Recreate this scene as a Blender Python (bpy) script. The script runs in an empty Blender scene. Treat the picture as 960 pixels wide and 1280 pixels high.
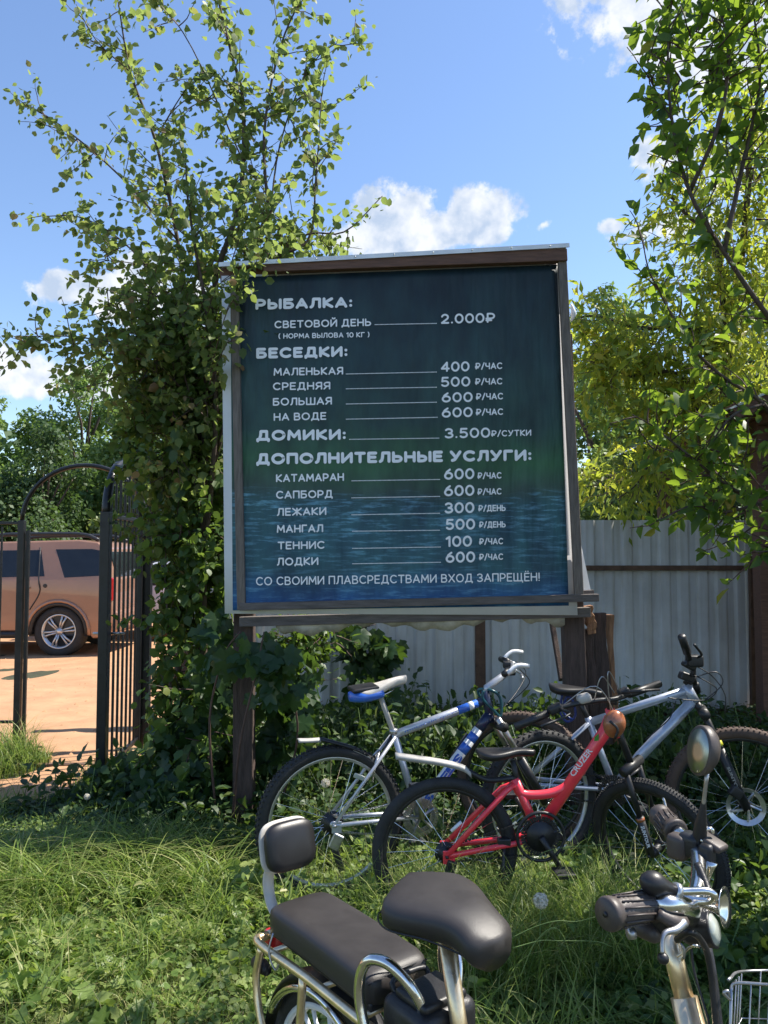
import bpy, bmesh, math, random
import numpy as np
from mathutils import Vector, Matrix
R = math.radians
SC = bpy.context.scene
COL = SC.collection
rng = np.random.default_rng(7)
random.seed(7)
# ---------------------------------------------------------------- camera
EYE = 1.55
PITCH = math.atan(50 / 960)
cam_d = bpy.data.cameras.new('camera')
cam_d.sensor_width = 36
cam_d.sensor_fit = 'AUTO'
cam_d.lens = 27
cam_d.clip_start = 0.05
cam_d.clip_end = 1000
cam = bpy.data.objects.new('camera', cam_d)
COL.objects.link(cam)
cam.location = (0, 0, EYE)
cam.rotation_euler = (R(90) + PITCH, 0, 0)
SC.camera = cam
# ---------------------------------------------------------------- sun and sky
SUN_DIR = Vector((0.54, 0.17, 0.83)).normalized()        # towards the sun: high, from the right, a little behind the board
sun_d = bpy.data.lights.new('sun', 'SUN')
sun_d.energy = 4.1
sun_d.angle = R(0.5)
sun_d.color = (1.0, 0.94, 0.84)
sun = bpy.data.objects.new('sun', sun_d)
COL.objects.link(sun)
sun.location = (3, 1, 8)
sun.rotation_euler = SUN_DIR.to_track_quat('Z', 'Y').to_euler()
SC.view_settings.view_transform = 'Standard'
SC.view_settings.look = 'None'
SC.view_settings.exposure = 1.2
SC.view_settings.gamma = 1
SC.view_settings.use_curve_mapping = False


def ray(px, py):
    u = (px - 480) / 960
    v = (640 - py) / 960
    c, s = math.cos(PITCH), math.sin(PITCH)
    return Vector((u, c - v * s, s + v * c))


def P(px, py, y):
    """the place at depth y that the photograph shows at px, py"""
    d = ray(px, py)
    return Vector((0, 0, EYE)) + d * (y / d.y)


world = bpy.data.worlds.new('World')
SC.world = world
world.use_nodes = True
wn = world.node_tree
wn.nodes.clear()


def wnode(t, **kw):
    n = wn.nodes.new(t)
    for k, v in kw.items():
        setattr(n, k, v)
    return n


def wmath(op, a, b=None, c=None):
    n = wn.nodes.new('ShaderNodeMath')
    n.operation = op
    for i, x in enumerate((a, b, c)):
        if x is None:
            continue
        if isinstance(x, (int, float)):
            n.inputs[i].default_value = x
        else:
            wn.links.new(x, n.inputs[i])
    return n.outputs[0]


sky = wnode('ShaderNodeTexSky', sky_type='NISHITA')
sky.sun_disc = False
sky.sun_elevation = math.asin(SUN_DIR.z)
sky.sun_rotation = math.atan2(SUN_DIR.x, SUN_DIR.y)
sky.air_density = 1.15
sky.dust_density = 0.25
sky.ozone_density = 3.2
bg = wnode('ShaderNodeBackground')
bg.inputs[1].default_value = 0.095
hs = wnode('ShaderNodeHueSaturation')
hs.inputs['Saturation'].default_value = 1.04
hs.inputs['Hue'].default_value = 0.505
wn.links.new(sky.outputs[0], hs.inputs['Color'])
wn.links.new(hs.outputs[0], bg.inputs[0])
tc = wnode('ShaderNodeTexCoord')
# clouds: puffs at directions of the sky, edges broken by noise
nz = wnode('ShaderNodeTexNoise')
nz.inputs['Scale'].default_value = 17
nz.inputs['Detail'].default_value = 9
nz.inputs['Roughness'].default_value = 0.62
wn.links.new(tc.outputs['Generated'], nz.inputs['Vector'])
nz2 = wnode('ShaderNodeTexNoise')
nz2.inputs['Scale'].default_value = 30
nz2.inputs['Detail'].default_value = 6
wn.links.new(tc.outputs['Generated'], nz2.inputs['Vector'])
PUFFS = [(492, 280, 42, 34, 1), (476, 300, 60, 20, 1), (560, 286, 34, 20, 1), (608, 272, 42, 26, 1), (590, 290, 60, 14, .95), (520, 296, 34, 12, .9), (679, 281, 14, 6, .42),
         (440, 302, 40, 16, .8), (85, 362, 38, 17, .9), (110, 372, 36, 10, .7), (170, 378, 60, 26, .9), (185, 335, 34, 22, .8), (230, 390, 60, 30, .8), (30, 470, 60, 26, 1), (100, 478, 70, 18, .9), (0, 462, 40, 22, 1),
         (800, 5, 42, 26, .9), (860, 30, 60, 40, .9), (930, 50, 60, 60, .95), (900, -20, 120, 50, .9), (828, 192, 24, 17, .62), (808, 203, 12, 7, .5), (880, 205, 55, 26, .5), (766, 283, 14, 7, .6),
         (840, 285, 50, 12, .4), (-150, 470, 110, 34, .9), (-320, 430, 160, 50, .9), (1150, 330, 130, 55, .9), (1350, 200, 200, 80, .9), (-400, 200, 160, 60, .8)]
acc = None
for (px, py, rx, ry, k) in PUFFS:
    d = ray(px, py).normalized()
    m = wnode('ShaderNodeVectorMath', operation='SUBTRACT')
    wn.links.new(tc.outputs['Generated'], m.inputs[0])
    m.inputs[1].default_value = d
    s = wnode('ShaderNodeVectorMath', operation='MULTIPLY')
    wn.links.new(m.outputs[0], s.inputs[0])
    kk = 960.0
    s.inputs[1].default_value = (kk / rx, kk / rx, kk / ry)
    l = wnode('ShaderNodeVectorMath', operation='LENGTH')
    wn.links.new(s.outputs[0], l.inputs[0])
    v = wmath('MULTIPLY', wmath('SUBTRACT', 1.25, l.outputs['Value']), k)
    acc = v if acc is None else wmath('MAXIMUM', acc, v)
nn = wmath('MULTIPLY', wmath('SUBTRACT', nz.outputs['Fac'], 0.5), 3.0)
acc = wmath('ADD', acc, nn)
mr = wnode('ShaderNodeMapRange', interpolation_type='SMOOTHSTEP')
mr.inputs['From Min'].default_value = 0.0
mr.inputs['From Max'].default_value = 0.42
wn.links.new(acc, mr.inputs['Value'])
ccol = wnode('ShaderNodeValToRGB')
ccol.color_ramp.elements[0].position = 0.36
ccol.color_ramp.elements[0].color = (0.50, 0.60, 0.76, 1)
ccol.color_ramp.elements[1].position = 0.60
ccol.color_ramp.elements[1].color = (0.90, 0.92, 0.95, 1)
wn.links.new(nz2.outputs['Fac'], ccol.inputs[0])
cb = wnode('ShaderNodeBackground')
cb.inputs[1].default_value = 0.50
wn.links.new(ccol.outputs[0], cb.inputs[0])
mx = wnode('ShaderNodeMixShader')
wn.links.new(wmath('MULTIPLY', mr.outputs[0], 0.93), mx.inputs[0])
wn.links.new(bg.outputs[0], mx.inputs[1])
wn.links.new(cb.outputs[0], mx.inputs[2])
wo = wnode('ShaderNodeOutputWorld')
wn.links.new(mx.outputs[0], wo.inputs[0])

# ---------------------------------------------------------------- materials


def mat(name, color, rough=0.6, metal=0.0, var=0.15, scale=8.0, bump=0.0, bscale=40.0, color2=None, coat=0.0, stretch=None, spec=0.5):
    m = bpy.data.materials.new(name)
    m.use_nodes = True
    nt = m.node_tree
    b = nt.nodes['Principled BSDF']
    b.inputs['Roughness'].default_value = rough
    b.inputs['Metallic'].default_value = metal
    b.inputs['Specular IOR Level'].default_value = spec
    b.inputs['Coat Weight'].default_value = coat
    t = nt.nodes.new('ShaderNodeTexCoord')
    mp = nt.nodes.new('ShaderNodeMapping')
    if stretch:
        mp.inputs['Scale'].default_value = stretch
    nt.links.new(t.outputs['Object'], mp.inputs[0])
    n = nt.nodes.new('ShaderNodeTexNoise')
    n.inputs['Scale'].default_value = scale
    n.inputs['Detail'].default_value = 6
    n.inputs['Roughness'].default_value = 0.65
    nt.links.new(mp.outputs[0], n.inputs['Vector'])
    r = nt.nodes.new('ShaderNodeValToRGB')
    c2 = color2 or tuple(max(0, c * (1 - var)) for c in color)
    c1 = color if color2 else tuple(min(1, c * (1 + var)) for c in color)
    r.color_ramp.elements[0].position = 0.32
    r.color_ramp.elements[1].position = 0.68
    r.color_ramp.elements[0].color = (*c2, 1)
    r.color_ramp.elements[1].color = (*c1, 1)
    nt.links.new(n.outputs['Fac'], r.inputs[0])
    nt.links.new(r.outputs[0], b.inputs['Base Color'])
    rr = nt.nodes.new('ShaderNodeMapRange')
    rr.inputs['To Min'].default_value = max(0.02, rough - 0.08)
    rr.inputs['To Max'].default_value = min(1, rough + 0.1)
    nt.links.new(n.outputs['Fac'], rr.inputs['Value'])
    nt.links.new(rr.outputs[0], b.inputs['Roughness'])
    if bump:
        n2 = nt.nodes.new('ShaderNodeTexNoise')
        n2.inputs['Scale'].default_value = bscale
        n2.inputs['Detail'].default_value = 5
        nt.links.new(mp.outputs[0], n2.inputs['Vector'])
        bp = nt.nodes.new('ShaderNodeBump')
        bp.inputs['Strength'].default_value = bump
        bp.inputs['Distance'].default_value = 0.01
        nt.links.new(n2.outputs['Fac'], bp.inputs['Height'])
        nt.links.new(bp.outputs[0], b.inputs['Normal'])
    return m


def leaf_mat(name, cols, trans=0.5, rough=0.45, tcol=(0.30, 0.42, 0.03), spec=0.4):
    """cols: list of (position, colour) over the leaf's own tint"""
    m = bpy.data.materials.new(name)
    m.use_nodes = True
    nt = m.node_tree
    b = nt.nodes['Principled BSDF']
    b.inputs['Roughness'].default_value = rough
    b.inputs['Specular IOR Level'].default_value = spec
    a = nt.nodes.new('ShaderNodeAttribute')
    a.attribute_name = 'tint'
    oi = nt.nodes.new('ShaderNodeObjectInfo')
    ad = nt.nodes.new('ShaderNodeMath')
    ad.operation = 'ADD'
    inv = nt.nodes.new('ShaderNodeMath')            # single leaves carry no tint of their own: use the object's random number
    inv.operation = 'SUBTRACT'
    inv.inputs[0].default_value = 1
    nt.links.new(a.outputs['Alpha'], inv.inputs[1])
    mu = nt.nodes.new('ShaderNodeMath')
    mu.operation = 'MULTIPLY'
    nt.links.new(oi.outputs['Random'], mu.inputs[0])
    nt.links.new(inv.outputs[0], mu.inputs[1])
    nt.links.new(a.outputs['Fac'], ad.inputs[0])
    nt.links.new(mu.outputs[0], ad.inputs[1])
    fr = nt.nodes.new('ShaderNodeMath')
    fr.operation = 'FRACT'
    nt.links.new(ad.outputs[0], fr.inputs[0])
    r = nt.nodes.new('ShaderNodeValToRGB')
    el = r.color_ramp.elements
    while len(el) < len(cols):
        el.new(0.5)
    for e, (p, c) in zip(el, cols):
        e.position = p
        e.color = (*c, 1)
    nt.links.new(fr.outputs[0], r.inputs[0])
    nt.links.new(r.outputs[0], b.inputs['Base Color'])
    tr = nt.nodes.new('ShaderNodeBsdfTranslucent')
    mc = nt.nodes.new('ShaderNodeMixRGB')
    mc.inputs[0].default_value = 0.62
    mc.inputs[2].default_value = (*tcol, 1)
    nt.links.new(r.outputs[0], mc.inputs[1])
    nt.links.new(mc.outputs[0], tr.inputs[0])
    ms = nt.nodes.new('ShaderNodeMixShader')
    ms.inputs[0].default_value = trans
    nt.links.new(b.outputs[0], ms.inputs[1])
    nt.links.new(tr.outputs[0], ms.inputs[2])
    nt.links.new(ms.outputs[0], nt.nodes['Material Output'].inputs[0])
    return m


M = dict(
    wood_grey=mat('weathered grey wood', (0.17, 0.14, 0.12), 0.8, var=0.35, scale=6, bump=0.5, bscale=30, stretch=(12, 12, 1.2)),
    wood_grey_h=mat('weathered grey plank', (0.13, 0.11, 0.10), 0.8, var=0.35, scale=6, bump=0.5, bscale=30, stretch=(1.2, 12, 12)),
    wood_brown=mat('brown stained wood', (0.15, 0.075, 0.05), 0.7, var=0.35, scale=6, bump=0.4, bscale=30, stretch=(1.2, 12, 12)),
    wood_post=mat('dark weathered post', (0.075, 0.05, 0.042), 0.85, var=0.45, scale=7, bump=0.7, bscale=26, stretch=(9, 9, 1)),
    wood_raw=mat('split raw wood', (0.42, 0.22, 0.11), 0.8, color2=(0.15, 0.07, 0.04), scale=9, bump=0.7, bscale=30, stretch=(6, 6, 1)),
    wood_fence=mat('brown fence timber', (0.13, 0.075, 0.05), 0.8, var=0.4, scale=5, bump=0.4, bscale=25, stretch=(2, 8, 2)),
    tin=mat('galvanised tin', (0.74, 0.74, 0.72), 0.45, 0.1, var=0.12, scale=5),
    fence=mat('pale grey fence sheet', (0.62, 0.635, 0.645), 0.45, 0.0, var=0.16, scale=1.3, bump=0.12, bscale=8),
    pvc=mat('white banner cloth', (0.74, 0.74, 0.76), 0.5, var=0.07, scale=5),
    print=mat('white print', (0.93, 0.93, 0.95), 0.5, var=0.04, scale=9),
    rag=mat('dirty underside cloth', (0.42, 0.38, 0.30), 0.9, var=0.4, scale=9, bump=0.3),
    black_iron=mat('black painted iron', (0.012, 0.012, 0.014), 0.38, 0.0, var=0.5, scale=14, bump=0.1, bscale=60),
    chrome=mat('chrome tube', (0.72, 0.71, 0.69), 0.18, 1.0, var=0.16, scale=34, bump=0.03, bscale=90),
    gold_chrome=mat('warm chrome tube', (0.86, 0.67, 0.43), 0.30, 0.88, var=0.18, scale=34, bump=0.05, bscale=90),
    steel=mat('dull steel', (0.42, 0.42, 0.43), 0.38, 0.9, var=0.25, scale=30),
    alloy=mat('satin alloy rim', (0.55, 0.56, 0.58), 0.32, 0.8, var=0.12, scale=20),
    silver_paint=mat('silver paint', (0.48, 0.50, 0.55), 0.34, 0.45, var=0.16, scale=16, coat=0.5),
    grey_paint=mat('light blue grey paint', (0.42, 0.46, 0.55), 0.32, 0.4, var=0.14, scale=16, coat=0.6),
    blue=mat('blue paint', (0.03, 0.13, 0.55), 0.35, var=0.15, scale=12, coat=0.4),
    dark_blue=mat('navy paint', (0.012, 0.02, 0.06), 0.35, var=0.3, scale=12, coat=0.4),
    white_paint=mat('white paint', (0.75, 0.76, 0.78), 0.35, var=0.05, scale=12, coat=0.3),
    red=mat('coral red paint', (0.88, 0.050, 0.075), 0.3, var=0.08, scale=12, coat=0.6),
    rust_red=mat('reddish brown decal', (0.30, 0.09, 0.07), 0.4, var=0.2, scale=12),
    rubber=mat('tyre rubber', (0.022, 0.022, 0.023), 0.75, var=0.4, scale=20, bump=0.3, bscale=120),
    rubber_brown=mat('brown wall tyre', (0.085, 0.055, 0.042), 0.8, var=0.3, scale=20, bump=0.2, bscale=120),
    plastic=mat('black plastic', (0.018, 0.018, 0.020), 0.42, var=0.3, scale=30, bump=0.1, bscale=200),
    wrinkle=mat('soft fold', (0.02, 0.02, 0.02), 0.6),
    grip=mat('faded brown rubber grip', (0.070, 0.056, 0.050), 0.45, var=0.2, scale=30, bump=0.06, bscale=600),
    vinyl=mat('dark grey leatherette', (0.033, 0.029, 0.028), 0.44, var=0.12, scale=14, bump=0.12, bscale=700),
    vinyl_black=mat('black leatherette', (0.016, 0.015, 0.016), 0.40, var=0.2, scale=9, bump=0.04, bscale=500),
    cream=mat('cream worn leatherette', (0.56, 0.52, 0.46), 0.55, var=0.16, scale=10, bump=0.05, bscale=90),
    mudguard=mat('dusty light plastic mudguard', (0.40, 0.38, 0.35), 0.5, var=0.2, scale=9),
    yellow=mat('yellow', (0.75, 0.70, 0.05), 0.5),
    orange=mat('amber brown plastic', (0.33, 0.11, 0.045), 0.25, var=0.3, scale=16, coat=0.6),
    lens=mat('milky lens', (0.38, 0.41, 0.36), 0.15, 0.0, var=0.05, coat=1),
    mirror=mat('mirror glass', (0.36, 0.38, 0.33), 0.32, 1.0, var=0.05),
    red_lens=mat('red lamp', (0.45, 0.02, 0.02), 0.2, coat=1),
    tan_paint=mat('dusty copper car paint', (0.34, 0.180, 0.115), 0.36, 0.3, var=0.07, scale=3, coat=0.7),
    white_car=mat('white car paint', (0.72, 0.73, 0.75), 0.25, var=0.03, coat=0.8),
    glass_dark=mat('tinted car glass', (0.010, 0.013, 0.017), 0.12, 0.0, var=0.2, coat=0.2, spec=0.5),
    sand=mat('orange sand', (0.46, 0.262, 0.140), 0.95, color2=(0.34, 0.185, 0.095), scale=2.6, bump=0.6, bscale=9),
    soil=mat('dark soil and moss', (0.050, 0.060, 0.024), 0.95, color2=(0.030, 0.026, 0.016), scale=5, bump=0.8, bscale=20),
    bark=mat('brown bark', (0.085, 0.062, 0.048), 0.9, var=0.4, scale=12, bump=0.6, bscale=30, stretch=(4, 4, 1)),
    twig=mat('reddish twig', (0.085, 0.048, 0.040), 0.7, var=0.3, scale=12),
    roof_sheet=mat('pale roof sheet', (0.45, 0.50, 0.56), 0.4, 0.2, var=0.1),
    seed=mat('dandelion seed head', (0.72, 0.67, 0.56), 0.95, var=0.1, scale=60),
    stem_green=mat('green stem', (0.12, 0.19, 0.05), 0.6),
    flower=mat('small white petals', (0.70, 0.72, 0.62), 0.8),
)
# rain-washed dirt and rust freckles on the fence sheets
_nt = M['fence'].node_tree
_b = _nt.nodes['Principled BSDF']
_old = _b.inputs['Base Color'].links[0].from_socket
_t = _nt.nodes.new('ShaderNodeTexCoord')
_mp = _nt.nodes.new('ShaderNodeMapping')
_mp.inputs['Scale'].default_value = (9, 9, .9)
_nt.links.new(_t.outputs['Object'], _mp.inputs[0])
_n = _nt.nodes.new('ShaderNodeTexNoise')
_n.inputs['Scale'].default_value = 2.0
_n.inputs['Detail'].default_value = 7
_nt.links.new(_mp.outputs[0], _n.inputs['Vector'])
_r = _nt.nodes.new('ShaderNodeValToRGB')
_r.color_ramp.elements[0].position, _r.color_ramp.elements[0].color = .42, (1, 1, 1, 1)
_r.color_ramp.elements[1].position, _r.color_ramp.elements[1].color = .74, (.62, .56, .46, 1)
_nt.links.new(_n.outputs['Fac'], _r.inputs[0])
_m = _nt.nodes.new('ShaderNodeMixRGB')
_m.blend_type = 'MULTIPLY'
_m.inputs[0].default_value = .5
_nt.links.new(_old, _m.inputs[1])
_nt.links.new(_r.outputs[0], _m.inputs[2])
_nt.links.new(_m.outputs[0], _b.inputs['Base Color'])
LM = dict(
    birch=leaf_mat('aspen leaves', [(0, (0.075, 0.125, 0.042)), (0.4, (0.115, 0.180, 0.055)), (0.8, (0.18, 0.235, 0.080)), (0.95, (0.23, 0.25, 0.11)), (0.98, (0.26, 0.13, 0.07))], 0.54, 0.50, tcol=(0.38, 0.48, 0.10)),
    shade_weed=leaf_mat('shaded weed leaves', [(0, (0.024, 0.054, 0.016)), (0.6, (0.038, 0.078, 0.022)), (0.92, (0.065, 0.115, 0.030)), (1, (0.15, 0.18, 0.05))], 0.33, 0.5, tcol=(0.16, 0.26, 0.03)),  # greens darkened: shade by the fence is put into the leaf colour
    vine=leaf_mat('shrub leaves', [(0, (0.046, 0.090, 0.028)), (0.5, (0.072, 0.130, 0.038)), (0.9, (0.115, 0.180, 0.050)), (1, (0.19, 0.22, 0.07))], 0.46, 0.42, tcol=(0.22, 0.34, 0.03)),
    hop=leaf_mat('large lobed leaves', [(0, (0.024, 0.058, 0.018)), (0.6, (0.044, 0.092, 0.026)), (0.95, (0.075, 0.135, 0.038)), (1, (0.13, 0.17, 0.05))], 0.33, 0.42, tcol=(0.16, 0.28, 0.03)),
    apple=leaf_mat('broad glossy leaves', [(0, (0.040, 0.090, 0.022)), (0.45, (0.075, 0.145, 0.030)), (0.8, (0.13, 0.20, 0.038)), (0.97, (0.24, 0.28, 0.05)), (1, (0.35, 0.22, 0.03))], 0.50, 0.46, tcol=(0.42, 0.60, 0.04)),
    maple=leaf_mat('narrow yellowish leaflets', [(0, (0.095, 0.165, 0.035)), (0.45, (0.20, 0.28, 0.050)), (0.8, (0.38, 0.41, 0.065)), (1, (0.62, 0.44, 0.05))], 0.58, 0.40, tcol=(0.60, 0.66, 0.06)),
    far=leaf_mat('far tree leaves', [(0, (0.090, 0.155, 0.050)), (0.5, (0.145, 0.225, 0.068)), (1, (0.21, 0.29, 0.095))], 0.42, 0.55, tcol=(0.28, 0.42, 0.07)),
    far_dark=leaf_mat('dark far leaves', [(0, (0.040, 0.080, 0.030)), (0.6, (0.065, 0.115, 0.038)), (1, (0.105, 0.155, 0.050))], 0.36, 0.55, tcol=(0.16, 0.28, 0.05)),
    pale=leaf_mat('pale shrub leaves', [(0, (0.10, 0.16, 0.05)), (0.6, (0.18, 0.25, 0.08)), (1, (0.30, 0.32, 0.15))], 0.4, 0.5, tcol=(0.40, 0.52, 0.10)),
    grass=leaf_mat('grass blades', [(0, (0.085, 0.150, 0.032)), (0.35, (0.165, 0.250, 0.050)), (0.7, (0.290, 0.350, 0.095)), (1, (0.48, 0.45, 0.22))], 0.48, 0.42, tcol=(0.36, 0.50, 0.08)),
    straw=leaf_mat('matted cut grass', [(0, (0.13, 0.18, 0.045)), (0.5, (0.23, 0.26, 0.08)), (1, (0.42, 0.38, 0.18))], 0.25, 0.6, tcol=(0.40, 0.42, 0.12)),
    clover=leaf_mat('sunlit clover leaves', [(0, (0.095, 0.165, 0.040)), (0.5, (0.180, 0.265, 0.065)), (1, (0.31, 0.37, 0.13))], 0.46, 0.45, tcol=(0.34, 0.46, 0.05)),  # lit version of the weed greens, sunlight put into the leaf colour
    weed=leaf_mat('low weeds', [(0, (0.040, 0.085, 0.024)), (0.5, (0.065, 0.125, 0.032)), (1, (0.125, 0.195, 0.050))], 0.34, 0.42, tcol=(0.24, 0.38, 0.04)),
)
# ---------------------------------------------------------------- objects


def props(o, label=None, cat=None, group=None, kind=None):
    if label:
        o['label'] = label
    if cat:
        o['category'] = cat
    if group:
        o['group'] = group
    if kind:
        o['kind'] = kind
    return o


def root(name, loc, label, cat, group=None):
    o = bpy.data.objects.new(name, None)
    COL.objects.link(o)
    o.location = loc
    o.empty_display_size = 0.1
    return props(o, label, cat, group)


def link(name, me, m, parent=None, smooth=True):
    """me holds world coordinates; it is moved into the frame of its parent chain"""
    if m is not None and len(me.materials) == 0:
        me.materials.append(m)
    o = bpy.data.objects.new(name, me)
    COL.objects.link(o)
    if parent is not None:
        q, off = parent, Vector((0, 0, 0))
        while q is not None:
            off += Vector(q.location)
            q = q.parent
        me.transform(Matrix.Translation(-off))
        o.parent = parent
    if smooth and len(me.polygons):
        me.polygons.foreach_set('use_smooth', [True] * len(me.polygons))
    return o


def from_bm(name, bm, m, parent=None, smooth=False, bevel=0.0, seg=2, sub=0):
    bmesh.ops.recalc_face_normals(bm, faces=bm.faces)
    me = bpy.data.meshes.new(name)
    bm.to_mesh(me)
    bm.free()
    o = link(name, me, m, parent, smooth)
    if bevel:
        md = o.modifiers.new('bevel', 'BEVEL')
        md.width = bevel
        md.segments = seg
        md.limit_method = 'ANGLE'
    if sub:
        md = o.modifiers.new('sub', 'SUBSURF')
        md.levels = md.render_levels = sub
    return o


def tube(bm, pts, r, seg=8, closed=False, cap=True):
    pts = [Vector(p) for p in pts]
    n = len(pts)
    rr = r if isinstance(r, (list, tuple)) else [r] * n
    t0 = (pts[1] - pts[0]).normalized()
    ref = Vector((0, 0, 1)) if abs(t0.z) < 0.9 else Vector((1, 0, 0))
    nrm = t0.cross(ref).normalized()
    rings = []
    for i in range(n):
        if closed:
            t = pts[(i + 1) % n] - pts[i - 1]
        else:
            t = pts[min(i + 1, n - 1)] - pts[max(i - 1, 0)]
        t = t.normalized() if t.length > 1e-9 else t0
        nrm = (nrm - t * nrm.dot(t))
        nrm = nrm.normalized() if nrm.length > 1e-6 else t.orthogonal().normalized()
        b = t.cross(nrm)
        rings.append([bm.verts.new(pts[i] + (nrm * math.cos(2 * math.pi * k / seg) + b * math.sin(2 * math.pi * k / seg)) * rr[i]) for k in range(seg)])
    for i in range(n if closed else n - 1):
        a, b2 = rings[i], rings[(i + 1) % n]
        for k in range(seg):
            bm.faces.new((a[k], a[(k + 1) % seg], b2[(k + 1) % seg], b2[k]))
    if cap and not closed:
        bm.faces.new(rings[0][::-1])
        bm.faces.new(rings[-1])
    return bm


def curve(pts, n=6):
    """Catmull-Rom through pts"""
    pts = [Vector(p) for p in pts]
    if len(pts) < 3:
        return [pts[0].lerp(pts[-1], i / n) for i in range(n + 1)]
    q = [pts[0] * 2 - pts[1]] + pts + [pts[-1] * 2 - pts[-2]]
    out = []
    for i in range(1, len(q) - 2):
        for j in range(n):
            t = j / n
            a, b, c, d = q[i - 1], q[i], q[i + 1], q[i + 2]
            out.append(0.5 * ((2 * b) + (c - a) * t + (2 * a - 5 * b + 4 * c - d) * t * t + (3 * b - a - 3 * c + d) * t ** 3))
    out.append(pts[-1])
    return out


def part_tube(name, pts, r, m, parent, seg=10, smooth_n=0, closed=False, label=None, kind=None):
    bm = bmesh.new()
    p = curve(pts, smooth_n) if smooth_n else pts
    if isinstance(r, (list, tuple)) and len(r) != len(p):
        k = len(p) - 1
        r = [float(np.interp(i / k, np.linspace(0, 1, len(r)), r)) for i in range(len(p))]
    tube(bm, p, r, seg, closed)
    o = from_bm(name, bm, m, parent, True)
    if o.data.polygons and not closed:
        pass
    return props(o, label, None, None, kind)


def frame(direction, up=Vector((0, 0, 1))):
    x = Vector(direction).normalized()
    z = (up - x * up.dot(x))
    z = z.normalized() if z.length > 1e-6 else x.orthogonal().normalized()
    y = z.cross(x)
    return Matrix((x, y, z)).transposed()


def box(bm, c, size, rot=None):
    c = Vector(c)
    rot = rot or Matrix.Identity(3)
    vs = []
    for x in (-.5, .5):
        for y in (-.5, .5):
            for z in (-.5, .5):
                vs.append(bm.verts.new(c + rot @ Vector((x * size[0], y * size[1], z * size[2]))))
    for f in ((0, 1, 3, 2), (4, 6, 7, 5), (0, 4, 5, 1), (2, 3, 7, 6), (0, 2, 6, 4), (1, 5, 7, 3)):
        bm.faces.new([vs[i] for i in f])
    return bm


def part_box(name, c, size, m, parent, rot=None, bevel=0.0, label=None, smooth=False):
    bm = bmesh.new()
    box(bm, c, size, rot)
    o = from_bm(name, bm, m, parent, smooth, bevel)
    return props(o, label)


def beam(name, a, b, w, d, m, parent, bevel=0.004, yaxis=Vector((0, 1, 0)), jag=0.0):
    """a timber from a to b: w across, d deep along yaxis"""
    a, b = Vector(a), Vector(b)
    x = (b - a).normalized()
    y = (yaxis - x * yaxis.dot(x)).normalized()
    z = x.cross(y)
    bm = bmesh.new()
    n = 8
    rings = []
    for i in range(n + 1):
        p = a.lerp(b, i / n)
        j = [random.uniform(-jag, jag) for _ in range(4)]
        rings.append([bm.verts.new(p + y * (sy * (d / 2 + j[k])) + z * (sz * (w / 2 + j[k]))) for k, (sy, sz) in enumerate(((-1, -1), (1, -1), (1, 1), (-1, 1)))])
    for i in range(n):
        for k in range(4):
            bm.faces.new((rings[i][k], rings[i][(k + 1) % 4], rings[i + 1][(k + 1) % 4], rings[i + 1][k]))
    bm.faces.new(rings[0][::-1])
    bm.faces.new(rings[-1])
    return from_bm(name, bm, m, parent, False, bevel)


def disc(bm, c, axis, r, t, seg=24, r2=None):
    """a drum of radius r and thickness t along axis"""
    c, axis = Vector(c), Vector(axis).normalized()
    tube(bm, [c - axis * t / 2, c + axis * t / 2], [r, r if r2 is None else r2], seg)
    return bm


def loft(bm, secs, cap=True):
    rings = [[bm.verts.new(p) for p in s] for s in secs]
    n = len(rings[0])
    for a, b in zip(rings, rings[1:]):
        for k in range(n):
            bm.faces.new((a[k], a[(k + 1) % n], b[(k + 1) % n], b[k]))
    if cap:
        bm.faces.new(rings[0][::-1])
        bm.faces.new(rings[-1])
    return bm


def lathe(bm, c, axis, prof, seg=24):
    """prof: list of (distance along axis, radius)"""
    c, axis = Vector(c), Vector(axis).normalized()
    x = axis.orthogonal().normalized()
    y = axis.cross(x)
    secs = []
    for (h, r) in prof:
        secs.append([c + axis * h + (x * math.cos(2 * math.pi * k / seg) + y * math.sin(2 * math.pi * k / seg)) * max(r, 1e-4) for k in range(seg)])
    return loft(bm, secs)
# ---------------------------------------------------------------- leaves, grass and tree makers
T_ROUND = (np.array([(0, 0, 0), (.22, .34, .05), (.60, .36, .05), (1, 0, -.06), (.60, -.36, .05), (.22, -.34, .05), (.45, 0, -.03)], float),
           [(0, 6, 1), (1, 6, 2), (2, 6, 3), (3, 6, 4), (4, 6, 5), (5, 6, 0)])
T_OVAL = (np.array([(0, 0, 0), (.25, .22, .06), (.62, .25, .06), (1, 0, -.10), (.62, -.25, .06), (.25, -.22, .06), (.48, 0, -.02)], float),
          [(0, 6, 1), (1, 6, 2), (2, 6, 3), (3, 6, 4), (4, 6, 5), (5, 6, 0)])
T_NARROW = (np.array([(0, 0, 0), (.35, .16, .03), (1, 0, -.16), (.35, -.16, .03), (.5, 0, -.02)], float),
            [(0, 4, 1), (1, 4, 2), (2, 4, 3), (3, 4, 0)])
T_FAR = (np.array([(0, 0, 0), (.5, .34, .05), (1, 0, -.08), (.5, -.34, .05)], float), [(0, 3, 2, 1)])


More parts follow.
